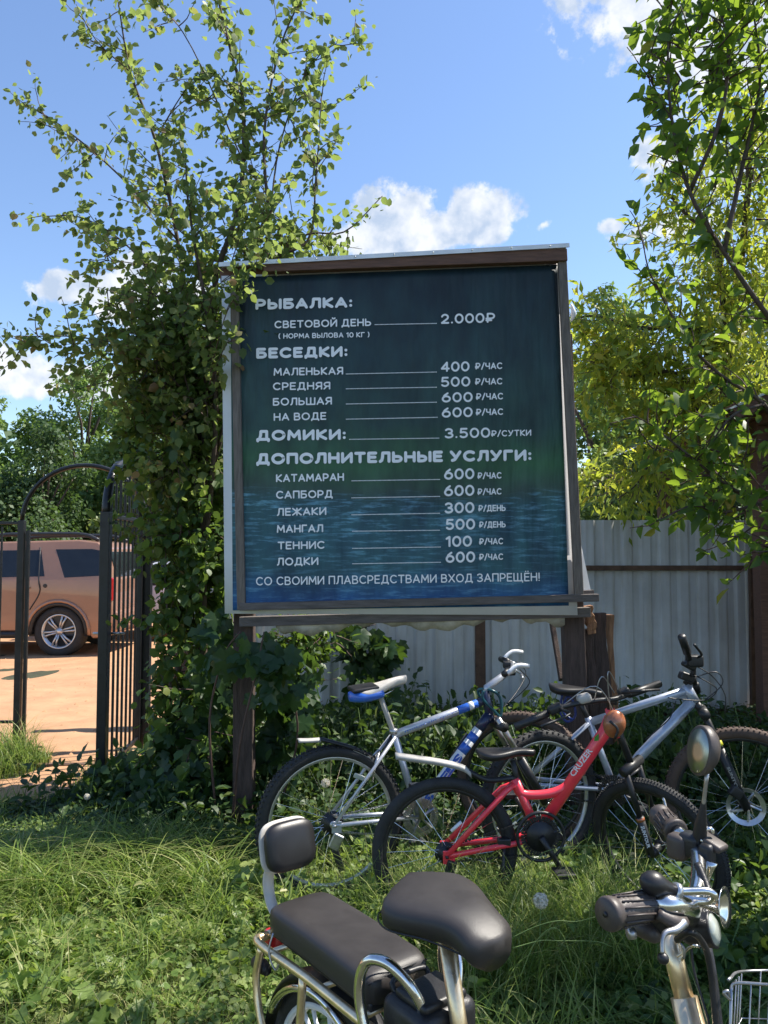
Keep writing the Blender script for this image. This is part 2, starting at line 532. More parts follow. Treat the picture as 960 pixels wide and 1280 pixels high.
def _palmate():
    v = [(0, 0, 0)]
    for ang, r in ((170, .20), (150, .44), (118, .42), (96, .60), (80, .70), (66, .55), (50, .68), (34, .90), (21, .66), (10, .86), (0, 1.0)):
        v.append((r * math.cos(R(ang)) , r * math.sin(R(ang)), .06 * (1 if r < .58 else -1.0)))
    k = len(v)
    for i in range(k - 2, 0, -1):
        v.append((v[i][0], -v[i][1], v[i][2]))
    n = len(v)
    c = n
    v.append((.22, 0, -.02))
    f = [(c, i, i + 1 if i + 1 < n else 1) for i in range(1, n)]
    v = np.array(v, float)
    v[:, 0] += .12
    return v, f


T_PALM = _palmate()


def variant(t, fold, curl, skew=0.0):
    v = t[0].copy()
    v[:, 2] += fold * np.abs(v[:, 1]) - curl * v[:, 0] ** 2
    v[:, 1] += skew * v[:, 0] * (1 - v[:, 0])
    return (v, t[1])


T_ROUNDS = [variant(T_ROUND, .0, .0), variant(T_ROUND, .38, .10, .08), variant(T_ROUND, -.25, .22, -.08)]
T_OVALS = [variant(T_OVAL, .1, .0), variant(T_OVAL, .5, .16, .14), variant(T_OVAL, -.35, .30, -.14)]
T_PALMS = [variant(T_PALM, .05, .05), variant(T_PALM, .28, .16, .05), variant(T_PALM, -.22, .22, -.05)]


def build_leaves(name, pos, tip, nrm, size, tmpl, m, parent=None, tint=None, kind='stuff'):
    """one joined mesh of many leaves; arrays are (N,3) and (N,)"""
    tv, tf = tmpl
    n = len(pos)
    x = tip / (np.linalg.norm(tip, axis=1, keepdims=True) + 1e-9)
    z = nrm - x * (nrm * x).sum(1, keepdims=True)
    z /= (np.linalg.norm(z, axis=1, keepdims=True) + 1e-9)
    y = np.cross(z, x)
    k = len(tv)
    V = pos[:, None, :] + size[:, None, None] * (tv[None, :, 0, None] * x[:, None, :] + tv[None, :, 1, None] * y[:, None, :] + tv[None, :, 2, None] * z[:, None, :])
    V = V.reshape(-1, 3)
    fl = np.array([len(f) for f in tf])
    fi = np.concatenate([np.array(f) for f in tf])
    loops = (fi[None, :] + (np.arange(n) * k)[:, None]).ravel()
    ltot = np.tile(fl, n)
    me = raw_mesh(name, V, loops, ltot)
    if tint is None:
        tint = rng.random(n)
    at = me.attributes.new('tint', 'FLOAT', 'POINT')
    at.data.foreach_set('value', np.repeat(tint, k).astype(np.float32))
    o = link(name, me, m, parent, False)
    if kind:
        o['kind'] = kind
    return o


def raw_mesh(name, V, loops, ltot):
    me = bpy.data.meshes.new(name)
    me.vertices.add(len(V))
    me.vertices.foreach_set('co', V.astype(np.float32).ravel())
    me.loops.add(len(loops))
    me.loops.foreach_set('vertex_index', loops.astype(np.int32))
    me.polygons.add(len(ltot))
    ls = np.concatenate([[0], np.cumsum(ltot)[:-1]])
    me.polygons.foreach_set('loop_start', ls.astype(np.int32))
    me.polygons.foreach_set('loop_total', ltot.astype(np.int32))
    me.update(calc_edges=True)
    me.validate()
    return me


_leaf_mesh = {}


def to_px(p):
    """photograph pixel of world points (N,3)"""
    c, s = math.cos(PITCH), math.sin(PITCH)
    q = p - np.array([0, 0, EYE])
    f = q[:, 1] * c + q[:, 2] * s
    up = -q[:, 1] * s + q[:, 2] * c
    f = np.where(np.abs(f) < 1e-6, 1e-6, f)
    return 480 + 960 * q[:, 0] / f, 640 - 960 * up / f, f


def leaves(parent, pos, tip, nrm, size, tmpl, m, single=300, word='leaf', rest='leaves'):
    """the ones that show largest become single leaf parts, the rest one part"""
    pos, tip, nrm, size = map(np.asarray, (pos, tip, nrm, size))
    n = len(pos)
    if isinstance(tmpl, list):
        k = rng.integers(0, len(tmpl), n)
        for i, t in enumerate(tmpl):
            q = k == i
            leaves(parent, pos[q], tip[q], nrm[q], size[q], t, m, single // len(tmpl), word, rest)
        return
    if single and n:
        px, py, f = to_px(pos)
        inside = (f > .1) & (px > -10) & (px < 970) & (py > -10) & (py < 1290)
        score = np.where(inside, size / np.maximum(f, .1), 0) * (0.7 + 0.6 * rng.random(n))
        order = np.argsort(-score)
        pick = order[:single]
        pick = pick[score[pick] > 0]
        mask = np.ones(n, bool)
        mask[pick] = False
        key = (id(tmpl), m.name)
        if key not in _leaf_mesh:
            me = bpy.data.meshes.new(word)
            me.from_pydata([tuple(v) for v in tmpl[0]], [], [tuple(f) for f in tmpl[1]])
            me.materials.append(m)
            me.polygons.foreach_set('use_smooth', [True] * len(me.polygons))
            _leaf_mesh[key] = me
        me = _leaf_mesh[key]
        base = Vector((0, 0, 0))
        q = parent
        while q is not None:
            base += Vector(q.location)
            q = q.parent
        for i in pick:
            x = Vector(tip[i]).normalized()
            z = Vector(nrm[i])
            z = z - x * z.dot(x)
            z = z.normalized() if z.length > 1e-6 else x.orthogonal().normalized()
            y = z.cross(x)
            o = bpy.data.objects.new(word, me)
            COL.objects.link(o)
            o.parent = parent
            mw = Matrix((x * size[i], y * size[i], z * size[i])).transposed().to_4x4()
            mw.translation = Vector(pos[i]) - base
            o.matrix_local = mw
        pos, tip, nrm, size = pos[mask], tip[mask], nrm[mask], size[mask]
    if len(pos):
        build_leaves(rest, pos, tip, nrm, size, tmpl, m, parent)


def unit(v):
    return v / (np.linalg.norm(v, axis=-1, keepdims=True) + 1e-9)


def poly_at(poly, t):
    """point and tangent at t in 0..1 of a polyline given as (n,3)"""
    s = np.linalg.norm(np.diff(poly, axis=0), axis=1)
    c = np.concatenate([[0], np.cumsum(s)])
    d = t * c[-1]
    i = min(len(s) - 1, max(0, int(np.searchsorted(c, d) - 1)))
    k = (d - c[i]) / max(s[i], 1e-9)
    return poly[i] * (1 - k) + poly[i + 1] * k, unit(poly[i + 1] - poly[i]), c[-1]


def shoot(p, d, length, bend=0.25, up=0.1, n=5):
    out = [p]
    d = unit(d)
    for i in range(n):
        d = unit(d + rng.normal(0, bend / n * 1.6, 3) + np.array([0, 0, up / n]))
        p = p + d * length / n
        out.append(p)
    return np.array(out)


def tree(name, label, cat, base, stems, twigs=(), per_m=9, twig_len=(.15, .45), sub=3, leaf_gap=.035, leaf=(.045, .065), tmpl=T_ROUND,
         lm='birch', up=.1, droop=.5, single=300, group=None, blobs=(), bark='bark', taper=.35, t_from=.12, spread=1.0, leaf_jit=.02):
    rt = root(name, base, label, cat, group)
    tw = []
    for k, (pts, r0, r1) in enumerate(stems):
        pl = curve(pts, 5)
        part_tube('trunk' if k == 0 else 'branch', pl, [r0, r1], M[bark], rt, seg=7 if r0 > .012 else 5)
        poly = np.array([tuple(v) for v in pl])
        L = np.linalg.norm(np.diff(poly, axis=0), axis=1).sum()
        for j in range(int(L * per_m)):
            t = t_from + (1 - t_from) * rng.random()
            p, tg, _ = poly_at(poly, t)
            d = unit(tg * .55 + rng.normal(0, .62, 3) * spread)
            l = rng.uniform(*twig_len) * (1 - .5 * t * taper)
            tw.append(shoot(p, d, l, .4, up))
        tw.append(poly[int(len(poly) * .55):])
    for (c, rad, n) in blobs:
        c, rad = np.array(c, float), np.array(rad, float)
        q = unit(rng.normal(0, 1, (n, 3))) * (rng.random((n, 1)) ** (1 / 2.2))
        for v in q:
            tw.append(shoot(c + v * rad, unit(v + rng.normal(0, .6, 3)), rng.uniform(*twig_len), .4, up))
    for (a, n, *sc) in twigs:
        sc = sc[0] if sc else .7
        pl = np.array([tuple(v) for v in curve(a, 4)])
        tw.append(pl)
        for j in range(n):
            p, tg, _ = poly_at(pl, rng.random())
            tw.append(shoot(p, unit(tg * .7 + rng.normal(0, .5, 3)), rng.uniform(*twig_len) * sc, .4, up))
    subs = []
    for t in tw:
        for j in range(sub):
            p, tg, _ = poly_at(t, .2 + .8 * rng.random())
            subs.append(shoot(p, unit(tg * .8 + rng.normal(0, .6, 3)), rng.uniform(*twig_len) * .45, .5, up, 3))
    bm = bmesh.new()
    for t in tw:
        tube(bm, [Vector(v) for v in t], [.0042 * (1 - .7 * i / len(t)) for i in range(len(t))], 3, cap=False)
    me = bpy.data.meshes.new('twigs')
    bm.to_mesh(me)
    bm.free()
    link('twigs', me, M['twig'], rt)['kind'] = 'stuff'
    pos, tip = [], []
    for t in tw + subs:
        s = np.linalg.norm(np.diff(t, axis=0), axis=1).sum()
        n = max(2, int(s / leaf_gap))
        for j in range(n):
            p, tg, _ = poly_at(t, (j + rng.random()) / n)
            pos.append(p + rng.normal(0, leaf_jit, 3))
            tip.append(tg * .5 + rng.normal(0, .6, 3) + np.array([0, 0, -droop]))
    pos, tip = np.array(pos), unit(np.array(tip))
    nrm = rng.normal(0, .75, pos.shape) + np.array([0, 0, .8])
    size = rng.uniform(leaf[0], leaf[1], len(pos)) * rng.choice([.45, .7, .9, 1, 1.15], len(pos))
    leaves(rt, pos, tip, nrm, size, tmpl, LM[lm], single)
    return rt


def far_tree(name, label, base, height, width, lm, n, size, group=None, trunk_h=.25, lumps=26, tmpl=T_FAR, squash=1.0, seed=None, bare=False):
    """a tree seen from afar: trunk, limbs, a crown of lumps made of many leaf faces"""
    rt = root(name, base, label, 'tree', group)
    b = np.array(tuple(base), float)
    part_tube('trunk', [b, b + np.array([.02, .05, .5]) * height], [height * .02, height * .008], M['bark'], rt, 8)
    cen, rad = [], []
    for i in range(lumps):
        h = trunk_h + (1 - trunk_h) * (i + .5) / lumps
        env = math.sin(math.pi * min(1, max(.06, (1 - h) ** .8 * .9 + .1))) ** .7 if not bare else 1
        prof = (1.05 - ((h - .42) / .62) ** 2) if h > .42 else (.75 + .5 * (h / .42) ** 1.0 * .5)
        w = width / 2 * max(.12, prof) * squash
        a = rng.random() * 2 * math.pi
        rr = w * rng.uniform(.25, .80)
        cen.append(b + np.array([math.cos(a) * rr, math.sin(a) * rr, h * height]))
        rad.append(width * rng.uniform(.12, .21) * max(.45, prof))
    bm = bmesh.new()
    for c in cen[::2]:
        st = b + np.array([0, 0, (c[2] - b[2]) * .6])
        tube(bm, [Vector(st), Vector(st * .4 + c * .6 + rng.normal(0, .1, 3)), Vector(c)], [height * .008, height * .005, height * .002], 5)
    from_bm('limbs', bm, M['bark'], rt, True)
    cen, rad = np.array(cen), np.array(rad)
    w = rad ** 2
    idx = rng.choice(len(cen), n, p=w / w.sum())
    v = unit(rng.normal(0, 1, (n, 3)))
    rr = rad[idx][:, None] * (1 - .45 * rng.random((n, 1)) ** 2) * (1 + .25 * rng.normal(0, 1, (n, 1)) * (rng.random((n, 1)) < .3))
    pos = cen[idx] + v * rr * np.array([1, 1, .85])
    tip = unit(v * .5 + rng.normal(0, .7, (n, 3)) + np.array([0, 0, -.4]))
    nrm = v + rng.normal(0, .5, (n, 3)) + np.array([0, 0, .4])
    lump_t = rng.random(len(cen))
    tint = np.clip(.55 * lump_t[idx] + .45 * rng.random(n), 0, .999)
    pos[:, 2] = np.maximum(pos[:, 2], b[2] + .05)
    build_leaves('crown', pos, tip, nrm, rng.uniform(size * .7, size * 1.3, n), tmpl, LM[lm], rt, tint)
    return rt


# ---------------------------------------------------------------- ground
def smoothn(x, y, s):
    return (np.sin(x * 1.7 * s + 1.3) * np.cos(y * 2.1 * s - .4) + .5 * np.sin(x * 4.1 * s + y * 3.3 * s) + .3 * np.cos(x * 9.0 * s - y * 7.0 * s + 2))


def sand_edge(x, y):
    """positive on bare sand"""
    lot = np.minimum(y - 5.75 - .10 * smoothn(x, y, 1.3), -1.62 - x + .12 * smoothn(x, y, 1.6) + .0 * y)
    lot = np.where(y > 7.2, -1.62 - x + .12 * smoothn(x, y, 1), lot)
    # path that comes in through the gate and runs off to the left
    edge = 4.55 + (x + 3.4) * 1.0
    path = np.minimum(np.minimum(y - np.maximum(4.35, 4.45 + .55 * (x + 2.9)) - .06 * smoothn(x, y, 2), 6.0 - y), -1.98 - x + .06 * smoothn(x, y, 2))
    far_left_weeds = 0.50 - np.hypot((x + 2.95) / 1.0, (y - 5.62) / .8)
    return np.minimum(np.maximum(lot, path), -far_left_weeds)


def ground_z(x, y):
    return .012 * smoothn(x, y, .8) * np.clip((60 - np.abs(y)) / 60, 0, 1)


def grid_mesh(name, xs, ys, fz, m, keep=None, thickness=0):
    X, Y = np.meshgrid(xs, ys)
    Z = fz(X, Y)
    V = np.stack([X, Y, Z], -1).reshape(-1, 3)
    nx, ny = len(xs), len(ys)
    i, j = np.meshgrid(np.arange(nx - 1), np.arange(ny - 1))
    a = (j * nx + i).ravel()
    q = np.stack([a, a + 1, a + nx + 1, a + nx], 1)
    if keep is not None:
        k = keep(X, Y).ravel()
        q = q[k[q].any(1)]
    return link(name, raw_mesh(name, V, q.ravel(), np.full(len(q), 4)), m)


gx = np.concatenate([-np.geomspace(400, 6, 24), np.arange(-5.8, 5.9, .2), np.geomspace(6, 400, 24)])
gy = np.concatenate([-np.geomspace(200, 2, 14), np.arange(-1.8, 9, .2), np.geomspace(9.2, 700, 30)])
props(grid_mesh('ground', gx, gy, lambda x, y: ground_z(x, y), M['soil']), kind='structure')
sx = np.concatenate([-np.geomspace(90, 6.3, 40), np.arange(-6.2, -1.2, .05)])
sy = np.concatenate([np.arange(4.0, 12, .05), np.geomspace(12.1, 23, 30)])


def sand_z(x, y):
    e = np.clip(sand_edge(x, y) / .12, -1, 1)
    lump = np.where(y < 9, .005 * np.sin(x * 17 + 3 * np.sin(y * 5)) * np.sin(y * 14 + x * 4), 0)
    return ground_z(x, y) + .010 * e + lump * (e > 0) + np.where(e < -.2, -.01, 0)


props(grid_mesh('sandy_lot', sx, sy, sand_z, M['sand'], lambda x, y: sand_edge(x, y) > -.06), kind='structure')

# ---------------------------------------------------------------- grass and weeds
def blades(name, n, region, h, w, lean, m, dens=None, tmplseg=3, clumps=0, clump_r=.05, label=None, cat='grass', tint_f=None):
    x = rng.uniform(region[0], region[1], n)
    y = rng.uniform(region[2], region[3], n)
    if clumps:
        cx = rng.uniform(region[0], region[1], clumps)
        cy = rng.uniform(region[2], region[3], clumps)
        k = rng.integers(0, clumps, n)
        ch = rng.uniform(.6, 1.2, clumps)
        x = cx[k] + rng.normal(0, clump_r, n)
        y = cy[k] + rng.normal(0, clump_r, n)
        hs_ = ch[k]
        keepc = dens(cx, cy) > rng.random(clumps) if dens is not None else np.ones(clumps, bool)
        keep = keepc[k] & (sand_edge(x, y) < .03)
    else:
        hs_ = np.ones(n)
        keep = (sand_edge(x, y) < .0)
        if dens is not None:
            keep &= dens(x, y) > rng.random(n)
    x, y, hs_ = x[keep], y[keep], hs_[keep]
    n = len(x)
    H = rng.uniform(h[0], h[1], n) * hs_
    W = rng.uniform(w[0], w[1], n)
    a = rng.random(n) * 2 * math.pi
    ln = rng.uniform(lean[0], lean[1], n)
    d = np.stack([np.cos(a), np.sin(a), np.zeros(n)], 1)
    sd = np.stack([-np.sin(a), np.cos(a), np.zeros(n)], 1)
    tw = rng.normal(0, .6, n)
    sd = sd * np.cos(tw)[:, None] + d * np.sin(tw)[:, None]
    base = np.stack([x, y, ground_z(x, y) - .005], 1)
    ts = np.linspace(0, 1, tmplseg + 1)
    V = []
    for t in ts:
        c = base + d * (H * ln * t ** 2.1)[:, None]
        z = H * (t - .45 * ln * t ** 2.6)
        c[:, 2] += np.maximum(z, .01 * t)
        ww = W * (1 - t ** 1.6) * .5 + .0002
        V.append(c - sd * ww[:, None])
        if t < 1:
            V.append(c + sd * ww[:, None])
    k = len(V)
    V = np.stack(V, 1).reshape(-1, 3)
    f = []
    for s in range(tmplseg - 1):
        f.append((2 * s, 2 * s + 1, 2 * s + 3, 2 * s + 2))
    f.append((2 * tmplseg - 2, 2 * tmplseg - 1, 2 * tmplseg))
    fl = np.array([len(q) for q in f])
    fi = np.concatenate([np.array(q) for q in f])
    loops = (fi[None, :] + (np.arange(n) * k)[:, None]).ravel()
    me = raw_mesh(name, V, loops, np.tile(fl, n))
    tint = np.clip(rng.random(n) ** 1.2 * .95, 0, .98) if tint_f is None else np.clip(tint_f(x, y, n), 0, .98)
    me.attributes.new('tint', 'FLOAT', 'POINT').data.foreach_set('value', np.repeat(tint, k).astype(np.float32))
    return props(link(name, me, m, None, False), label, cat, None, 'stuff')


def low_leaves(name, n, region, h, size, m, dens, tmpl, label, cat='weeds', flat=.8):
    x = rng.uniform(region[0], region[1], n)
    y = rng.uniform(region[2], region[3], n)
    k = (dens(x, y) > rng.random(n)) & (sand_edge(x, y) < -.03)
    x, y = x[k], y[k]
    n = len(x)
    hh = h(x, y) * rng.random(n) ** .6
    pos = np.stack([x, y, ground_z(x, y) + hh + .01], 1)
    tip = unit(rng.normal(0, 1, (n, 3)) * np.array([1, 1, .45]) + np.array([0, 0, -.12]))
    nrm = rng.normal(0, 1 - flat + .15, (n, 3)) + np.array([0, -.12, .8])
    o = build_leaves(name, pos, tip, nrm, rng.uniform(size[0], size[1], n), tmpl, m)
    return props(o, label, cat)
# ---------------------------------------------------------------- the price board
YS = 4.35
bd = root('price_board', (0.05, YS + .1, 0), 'large dark teal banner of prices on a timber frame with two posts', 'sign')


def banner_mat():
    m = bpy.data.materials.new('printed banner with dusk lake')
    m.use_nodes = True
    nt = m.node_tree
    b = nt.nodes['Principled BSDF']
    b.inputs['Roughness'].default_value = 0.5
    b.inputs['Specular IOR Level'].default_value = 0.34
    N, Lk = nt.nodes.new, nt.links.new
    t = N('ShaderNodeTexCoord')
    sep = N('ShaderNodeSeparateXYZ')
    Lk(t.outputs['Object'], sep.inputs[0])          # x across, z up, metres about the board's foot
    ramp = N('ShaderNodeValToRGB')
    mr = N('ShaderNodeMapRange')
    mr.inputs['From Min'].default_value = 1.15
    mr.inputs['From Max'].default_value = 3.20
    wob = N('ShaderNodeTexNoise')
    wob.inputs['Scale'].default_value = 3
    Lk(t.outputs['Object'], wob.inputs['Vector'])
    ma = N('ShaderNodeMath')
    ma.operation = 'MULTIPLY_ADD'
    ma.inputs[1].default_value = .22
    Lk(wob.outputs['Fac'], ma.inputs[0])
    Lk(sep.outputs['Z'], ma.inputs[2])
    Lk(ma.outputs[0], mr.inputs['Value'])
    Lk(mr.outputs[0], ramp.inputs[0])
    stops = [(0.00, (0.016, 0.075, 0.30)), (0.10, (0.018, 0.085, 0.26)), (0.20, (0.032, 0.090, 0.125)), (0.30, (0.032, 0.095, 0.135)), (0.385, (0.035, 0.092, 0.120)),
             (0.42, (0.046, 0.080, 0.074)), (0.50, (0.042, 0.112, 0.062)), (0.60, (0.028, 0.064, 0.064)), (0.80, (0.024, 0.052, 0.066)), (1.0, (0.015, 0.030, 0.044))]
    el = ramp.color_ramp.elements
    while len(el) < len(stops):
        el.new(.5)
    for e, (p, c) in zip(el, stops):
        e.position, e.color = p, (*c, 1)
    # ripples of the printed water
    mp = N('ShaderNodeMapping')
    mp.inputs['Scale'].default_value = (3.2, 1, 26)
    Lk(t.outputs['Object'], mp.inputs[0])
    n1 = N('ShaderNodeTexNoise')
    n1.inputs['Scale'].default_value = 2.4
    n1.inputs['Detail'].default_value = 5
    n1.inputs['Roughness'].default_value = .7
    Lk(mp.outputs[0], n1.inputs['Vector'])
    r1 = N('ShaderNodeValToRGB')
    r1.color_ramp.elements[0].position, r1.color_ramp.elements[0].color = .50, (0, 0, 0, 1)
    r1.color_ramp.elements[1].position, r1.color_ramp.elements[1].color = .70, (1, 1, 1, 1)
    Lk(n1.outputs['Fac'], r1.inputs[0])
    band = N('ShaderNodeValToRGB')
    for e, (p, c) in zip(band.color_ramp.elements, ((0.0, .45), (1, 0))):
        e.position, e.color = p, (c, c, c, 1)
    for p, c in ((.12, .5), (.2, .35), (.33, .7), (.38, 1.0), (.405, 0.6), (.425, 0)):
        e = band.color_ramp.elements.new(p)
        e.color = (c, c, c, 1)
    Lk(mr.outputs[0], band.inputs[0])
    mm = N('ShaderNodeMath')
    mm.operation = 'MULTIPLY'
    Lk(r1.outputs[0], mm.inputs[0])
    Lk(band.outputs[0], mm.inputs[1])
    mix = N('ShaderNodeMixRGB')
    Lk(mm.outputs[0], mix.inputs[0])
    Lk(ramp.outputs[0], mix.inputs[1])
    mix.inputs[2].default_value = (0.20, 0.42, 0.62, 1)
    # dark tree shapes printed in the upper part
    n3 = N('ShaderNodeTexNoise')
    n3.inputs['Scale'].default_value = 5
    n3.inputs['Detail'].default_value = 7
    mp3 = N('ShaderNodeMapping')
    mp3.inputs['Scale'].default_value = (1.6, 1, .8)
    Lk(t.outputs['Object'], mp3.inputs[0])
    Lk(mp3.outputs[0], n3.inputs['Vector'])
    r3 = N('ShaderNodeValToRGB')
    r3.color_ramp.elements[0].position, r3.color_ramp.elements[0].color = .3, (.68, .68, .72, 1)
    r3.color_ramp.elements[1].position, r3.color_ramp.elements[1].color = .72, (1.35, 1.5, 1.3, 1)
    Lk(n3.outputs['Fac'], r3.inputs[0])
    mul = N('ShaderNodeMixRGB')
    mul.blend_type = 'MULTIPLY'
    mul.inputs[0].default_value = 1
    Lk(mix.outputs[0], mul.inputs[1])
    Lk(r3.outputs[0], mul.inputs[2])
    Lk(mul.outputs[0], b.inputs['Base Color'])
    # fine sag and creases
    w = N('ShaderNodeTexNoise')
    w.inputs['Scale'].default_value = 2.2
    w.inputs['Detail'].default_value = 3
    mpw = N('ShaderNodeMapping')
    mpw.inputs['Rotation'].default_value = (0, R(-32), 0)
    mpw.inputs['Scale'].default_value = (4.0, 1, .7)
    Lk(t.outputs['Object'], mpw.inputs[0])
    Lk(mpw.outputs[0], w.inputs['Vector'])
    bp = N('ShaderNodeBump')
    bp.inputs['Strength'].default_value = .8
    bp.inputs['Distance'].default_value = .05
    Lk(w.outputs['Fac'], bp.inputs['Height'])
    Lk(bp.outputs[0], b.inputs['Normal'])
    return m


def quad_sheet(name, tl, tr, br, bl, m, parent, nx=24, nz=24, wave=.0, back=None, label=None):
    bm = bmesh.new()
    g = []
    for j in range(nz + 1):
        a, b = Vector(tl).lerp(Vector(bl), j / nz), Vector(tr).lerp(Vector(br), j / nz)
        row = []
        for i in range(nx + 1):
            p = a.lerp(b, i / nx)
            s, t = i / nx, j / nz
            p.y -= wave * math.sin(math.pi * s) * math.sin(math.pi * t) * (0.55 + .45 * math.sin(9 * s + 5 * t) * math.cos(6 * t - 4 * s))
            row.append(bm.verts.new(p))
        g.append(row)
    for j in range(nz):
        for i in range(nx):
            bm.faces.new((g[j][i], g[j + 1][i], g[j + 1][i + 1], g[j][i + 1]))
    me = bpy.data.meshes.new(name)
    bm.to_mesh(me)
    bm.free()
    o = link(name, me, m, parent, True)
    sd = o.modifiers.new('thickness', 'SOLIDIFY')
    sd.thickness = .002
    sd.offset = 1
    return props(o, label)


# white cloth rim a little larger than the print, then the print
quad_sheet('banner_hem', P(277, 345, YS + .006), P(700, 328, YS + .006), P(722, 769, YS + .006), P(281, 767, YS + .006), M['pvc'], bd, 6, 6, label='white unprinted hem of the banner')
pr = quad_sheet('banner', P(288, 347, YS), P(697, 331, YS), P(711, 757, YS), P(291, 763, YS), banner_mat(), bd, 40, 40, .006)
YL = YS - .022
beam('lath', P(293, 345, YL), P(302, 762, YL), .046, .03, M['wood_grey'], bd, .003)
beam('lath', P(702, 318, YL), P(724, 752, YL), .050, .03, M['wood_grey'], bd, .003)
beam('lath', P(300, 758.5, YL - .004), P(748, 747, YL - .004), .042, .034, M['wood_grey_h'], bd, .003)
beam('top_rail', P(330, 334, YL - .004), P(708, 320, YL - .004), .070, .05, M['wood_brown'], bd, .003)
beam('top_rail', P(276, 345, YS + .06), P(706, 322, YS + .06), .075, .05, M['wood_brown'], bd, .003)
beam('bottom_rail', P(300, 777, YS + .05), P(737, 765, YS + .05), .055, .06, M['wood_grey_h'], bd, .003)
beam('wood_scrap', P(722, 742, YS + .012), P(742, 741, YS + .012), .034, .03, M['wood_grey_h'], bd, .002)
# tin flashing over the top edge, bent down in front
bm = bmesh.new()
a, b = P(276, 335, YS), P(709, 311, YS)
secs = []
for p in (a, b):
    secs.append([p + Vector(v) for v in ((0, -.055, -.014), (0, -.050, .008), (0, .12, .022), (0, .12, .027), (0, -.054, .013), (0, -.060, -.014))])
loft(bm, secs)
fl = from_bm('tin_flashing', bm, M['tin'], bd)
for k in range(9):
    c = a.lerp(b, (k + .5) / 9) + Vector((0, -.058, .000))
    bm = bmesh.new()
    disc(bm, c, (0, 1, 0), .004, .005, 8)
    from_bm('screw', bm, M['steel'], fl, True)
# ragged backing cloth below the lower rail
bm = bmesh.new()
N_ = 60
top, bot = [], []
for i in range(N_ + 1):
    px = 345 + (706 - 345) * i / N_
    tpy = 774 + (786 - 774) * (1 - i / N_) - 3
    dr = 10 + 5 * math.sin(i * .23) + 2.5 * math.sin(i * 1.1) + random.uniform(-1, 1)
    top.append(bm.verts.new(P(px, tpy - 8, YS + .03)))
    bot.append(bm.verts.new(P(px, tpy + dr - 4 if i not in (0,) else tpy, YS + .045 + .006 * math.sin(i))))
for i in range(N_):
    bm.faces.new((top[i], bot[i], bot[i + 1], top[i + 1]))
o = from_bm('backing_cloth', bm, M['rag'], bd, True)
o.modifiers.new('t', 'SOLIDIFY').thickness = .003
# loose corner of cloth at the right-hand edge
bm = bmesh.new()
pp = [(723, 668), (728, 690), (735, 725), (738, 738), (727, 741), (722, 738)]
vs = [bm.verts.new(P(x, y, YS + .05 + .02 * math.sin(i))) for i, (x, y) in enumerate(pp)]
bm.faces.new(vs)
o = from_bm('loose_cloth', bm, M['pvc'], bd)
o.modifiers.new('t', 'SOLIDIFY').thickness = .003
o = part_tube('cloth_knot', [P(714, 380, YS + .05), P(717, 392, YS + .05), P(714, 402, YS + .05)], [.006, .017, .005], M['pvc'], bd, 8, 3)
# posts
PL, PR = P(305, 1040, YS + .13), P(723, 1000, YS + .13)
beam('post', (PL.x, YS + .13, -.15), P(308, 420, YS + .13), .115, .10, M['wood_post'], bd, .006, jag=.003)
beam('post', (PR.x + .02, YS + .14, -.15), P(700, 420, YS + .14), .125, .10, M['wood_post'], bd, .006, jag=.004)
beam('brace', P(690, 778, YS + .9), P(702, 850, YS + .7), .03, .05, M['wood_post'], bd, .003)

# lettering: the words and prices
WHITE = M['print']


def _arc(cx, cy, rx, ry, a0, a1, n=10):
    return [(cx + rx * math.cos(R(a0 + (a1 - a0) * i / n)), cy + ry * math.sin(R(a0 + (a1 - a0) * i / n))) for i in range(n + 1)]


def _o(w):
    return [_arc(w / 2, .5, w / 2, .5, 0, 360, 18)]


def _bowl(x, y0, y1, w):
    h = y1 - y0
    r = min(h / 2, w * .6)
    return [(x, y1)] + _arc(w - r + x, y1 - h / 2, r, h / 2, 90, -90, 8) + [(x, y0)]


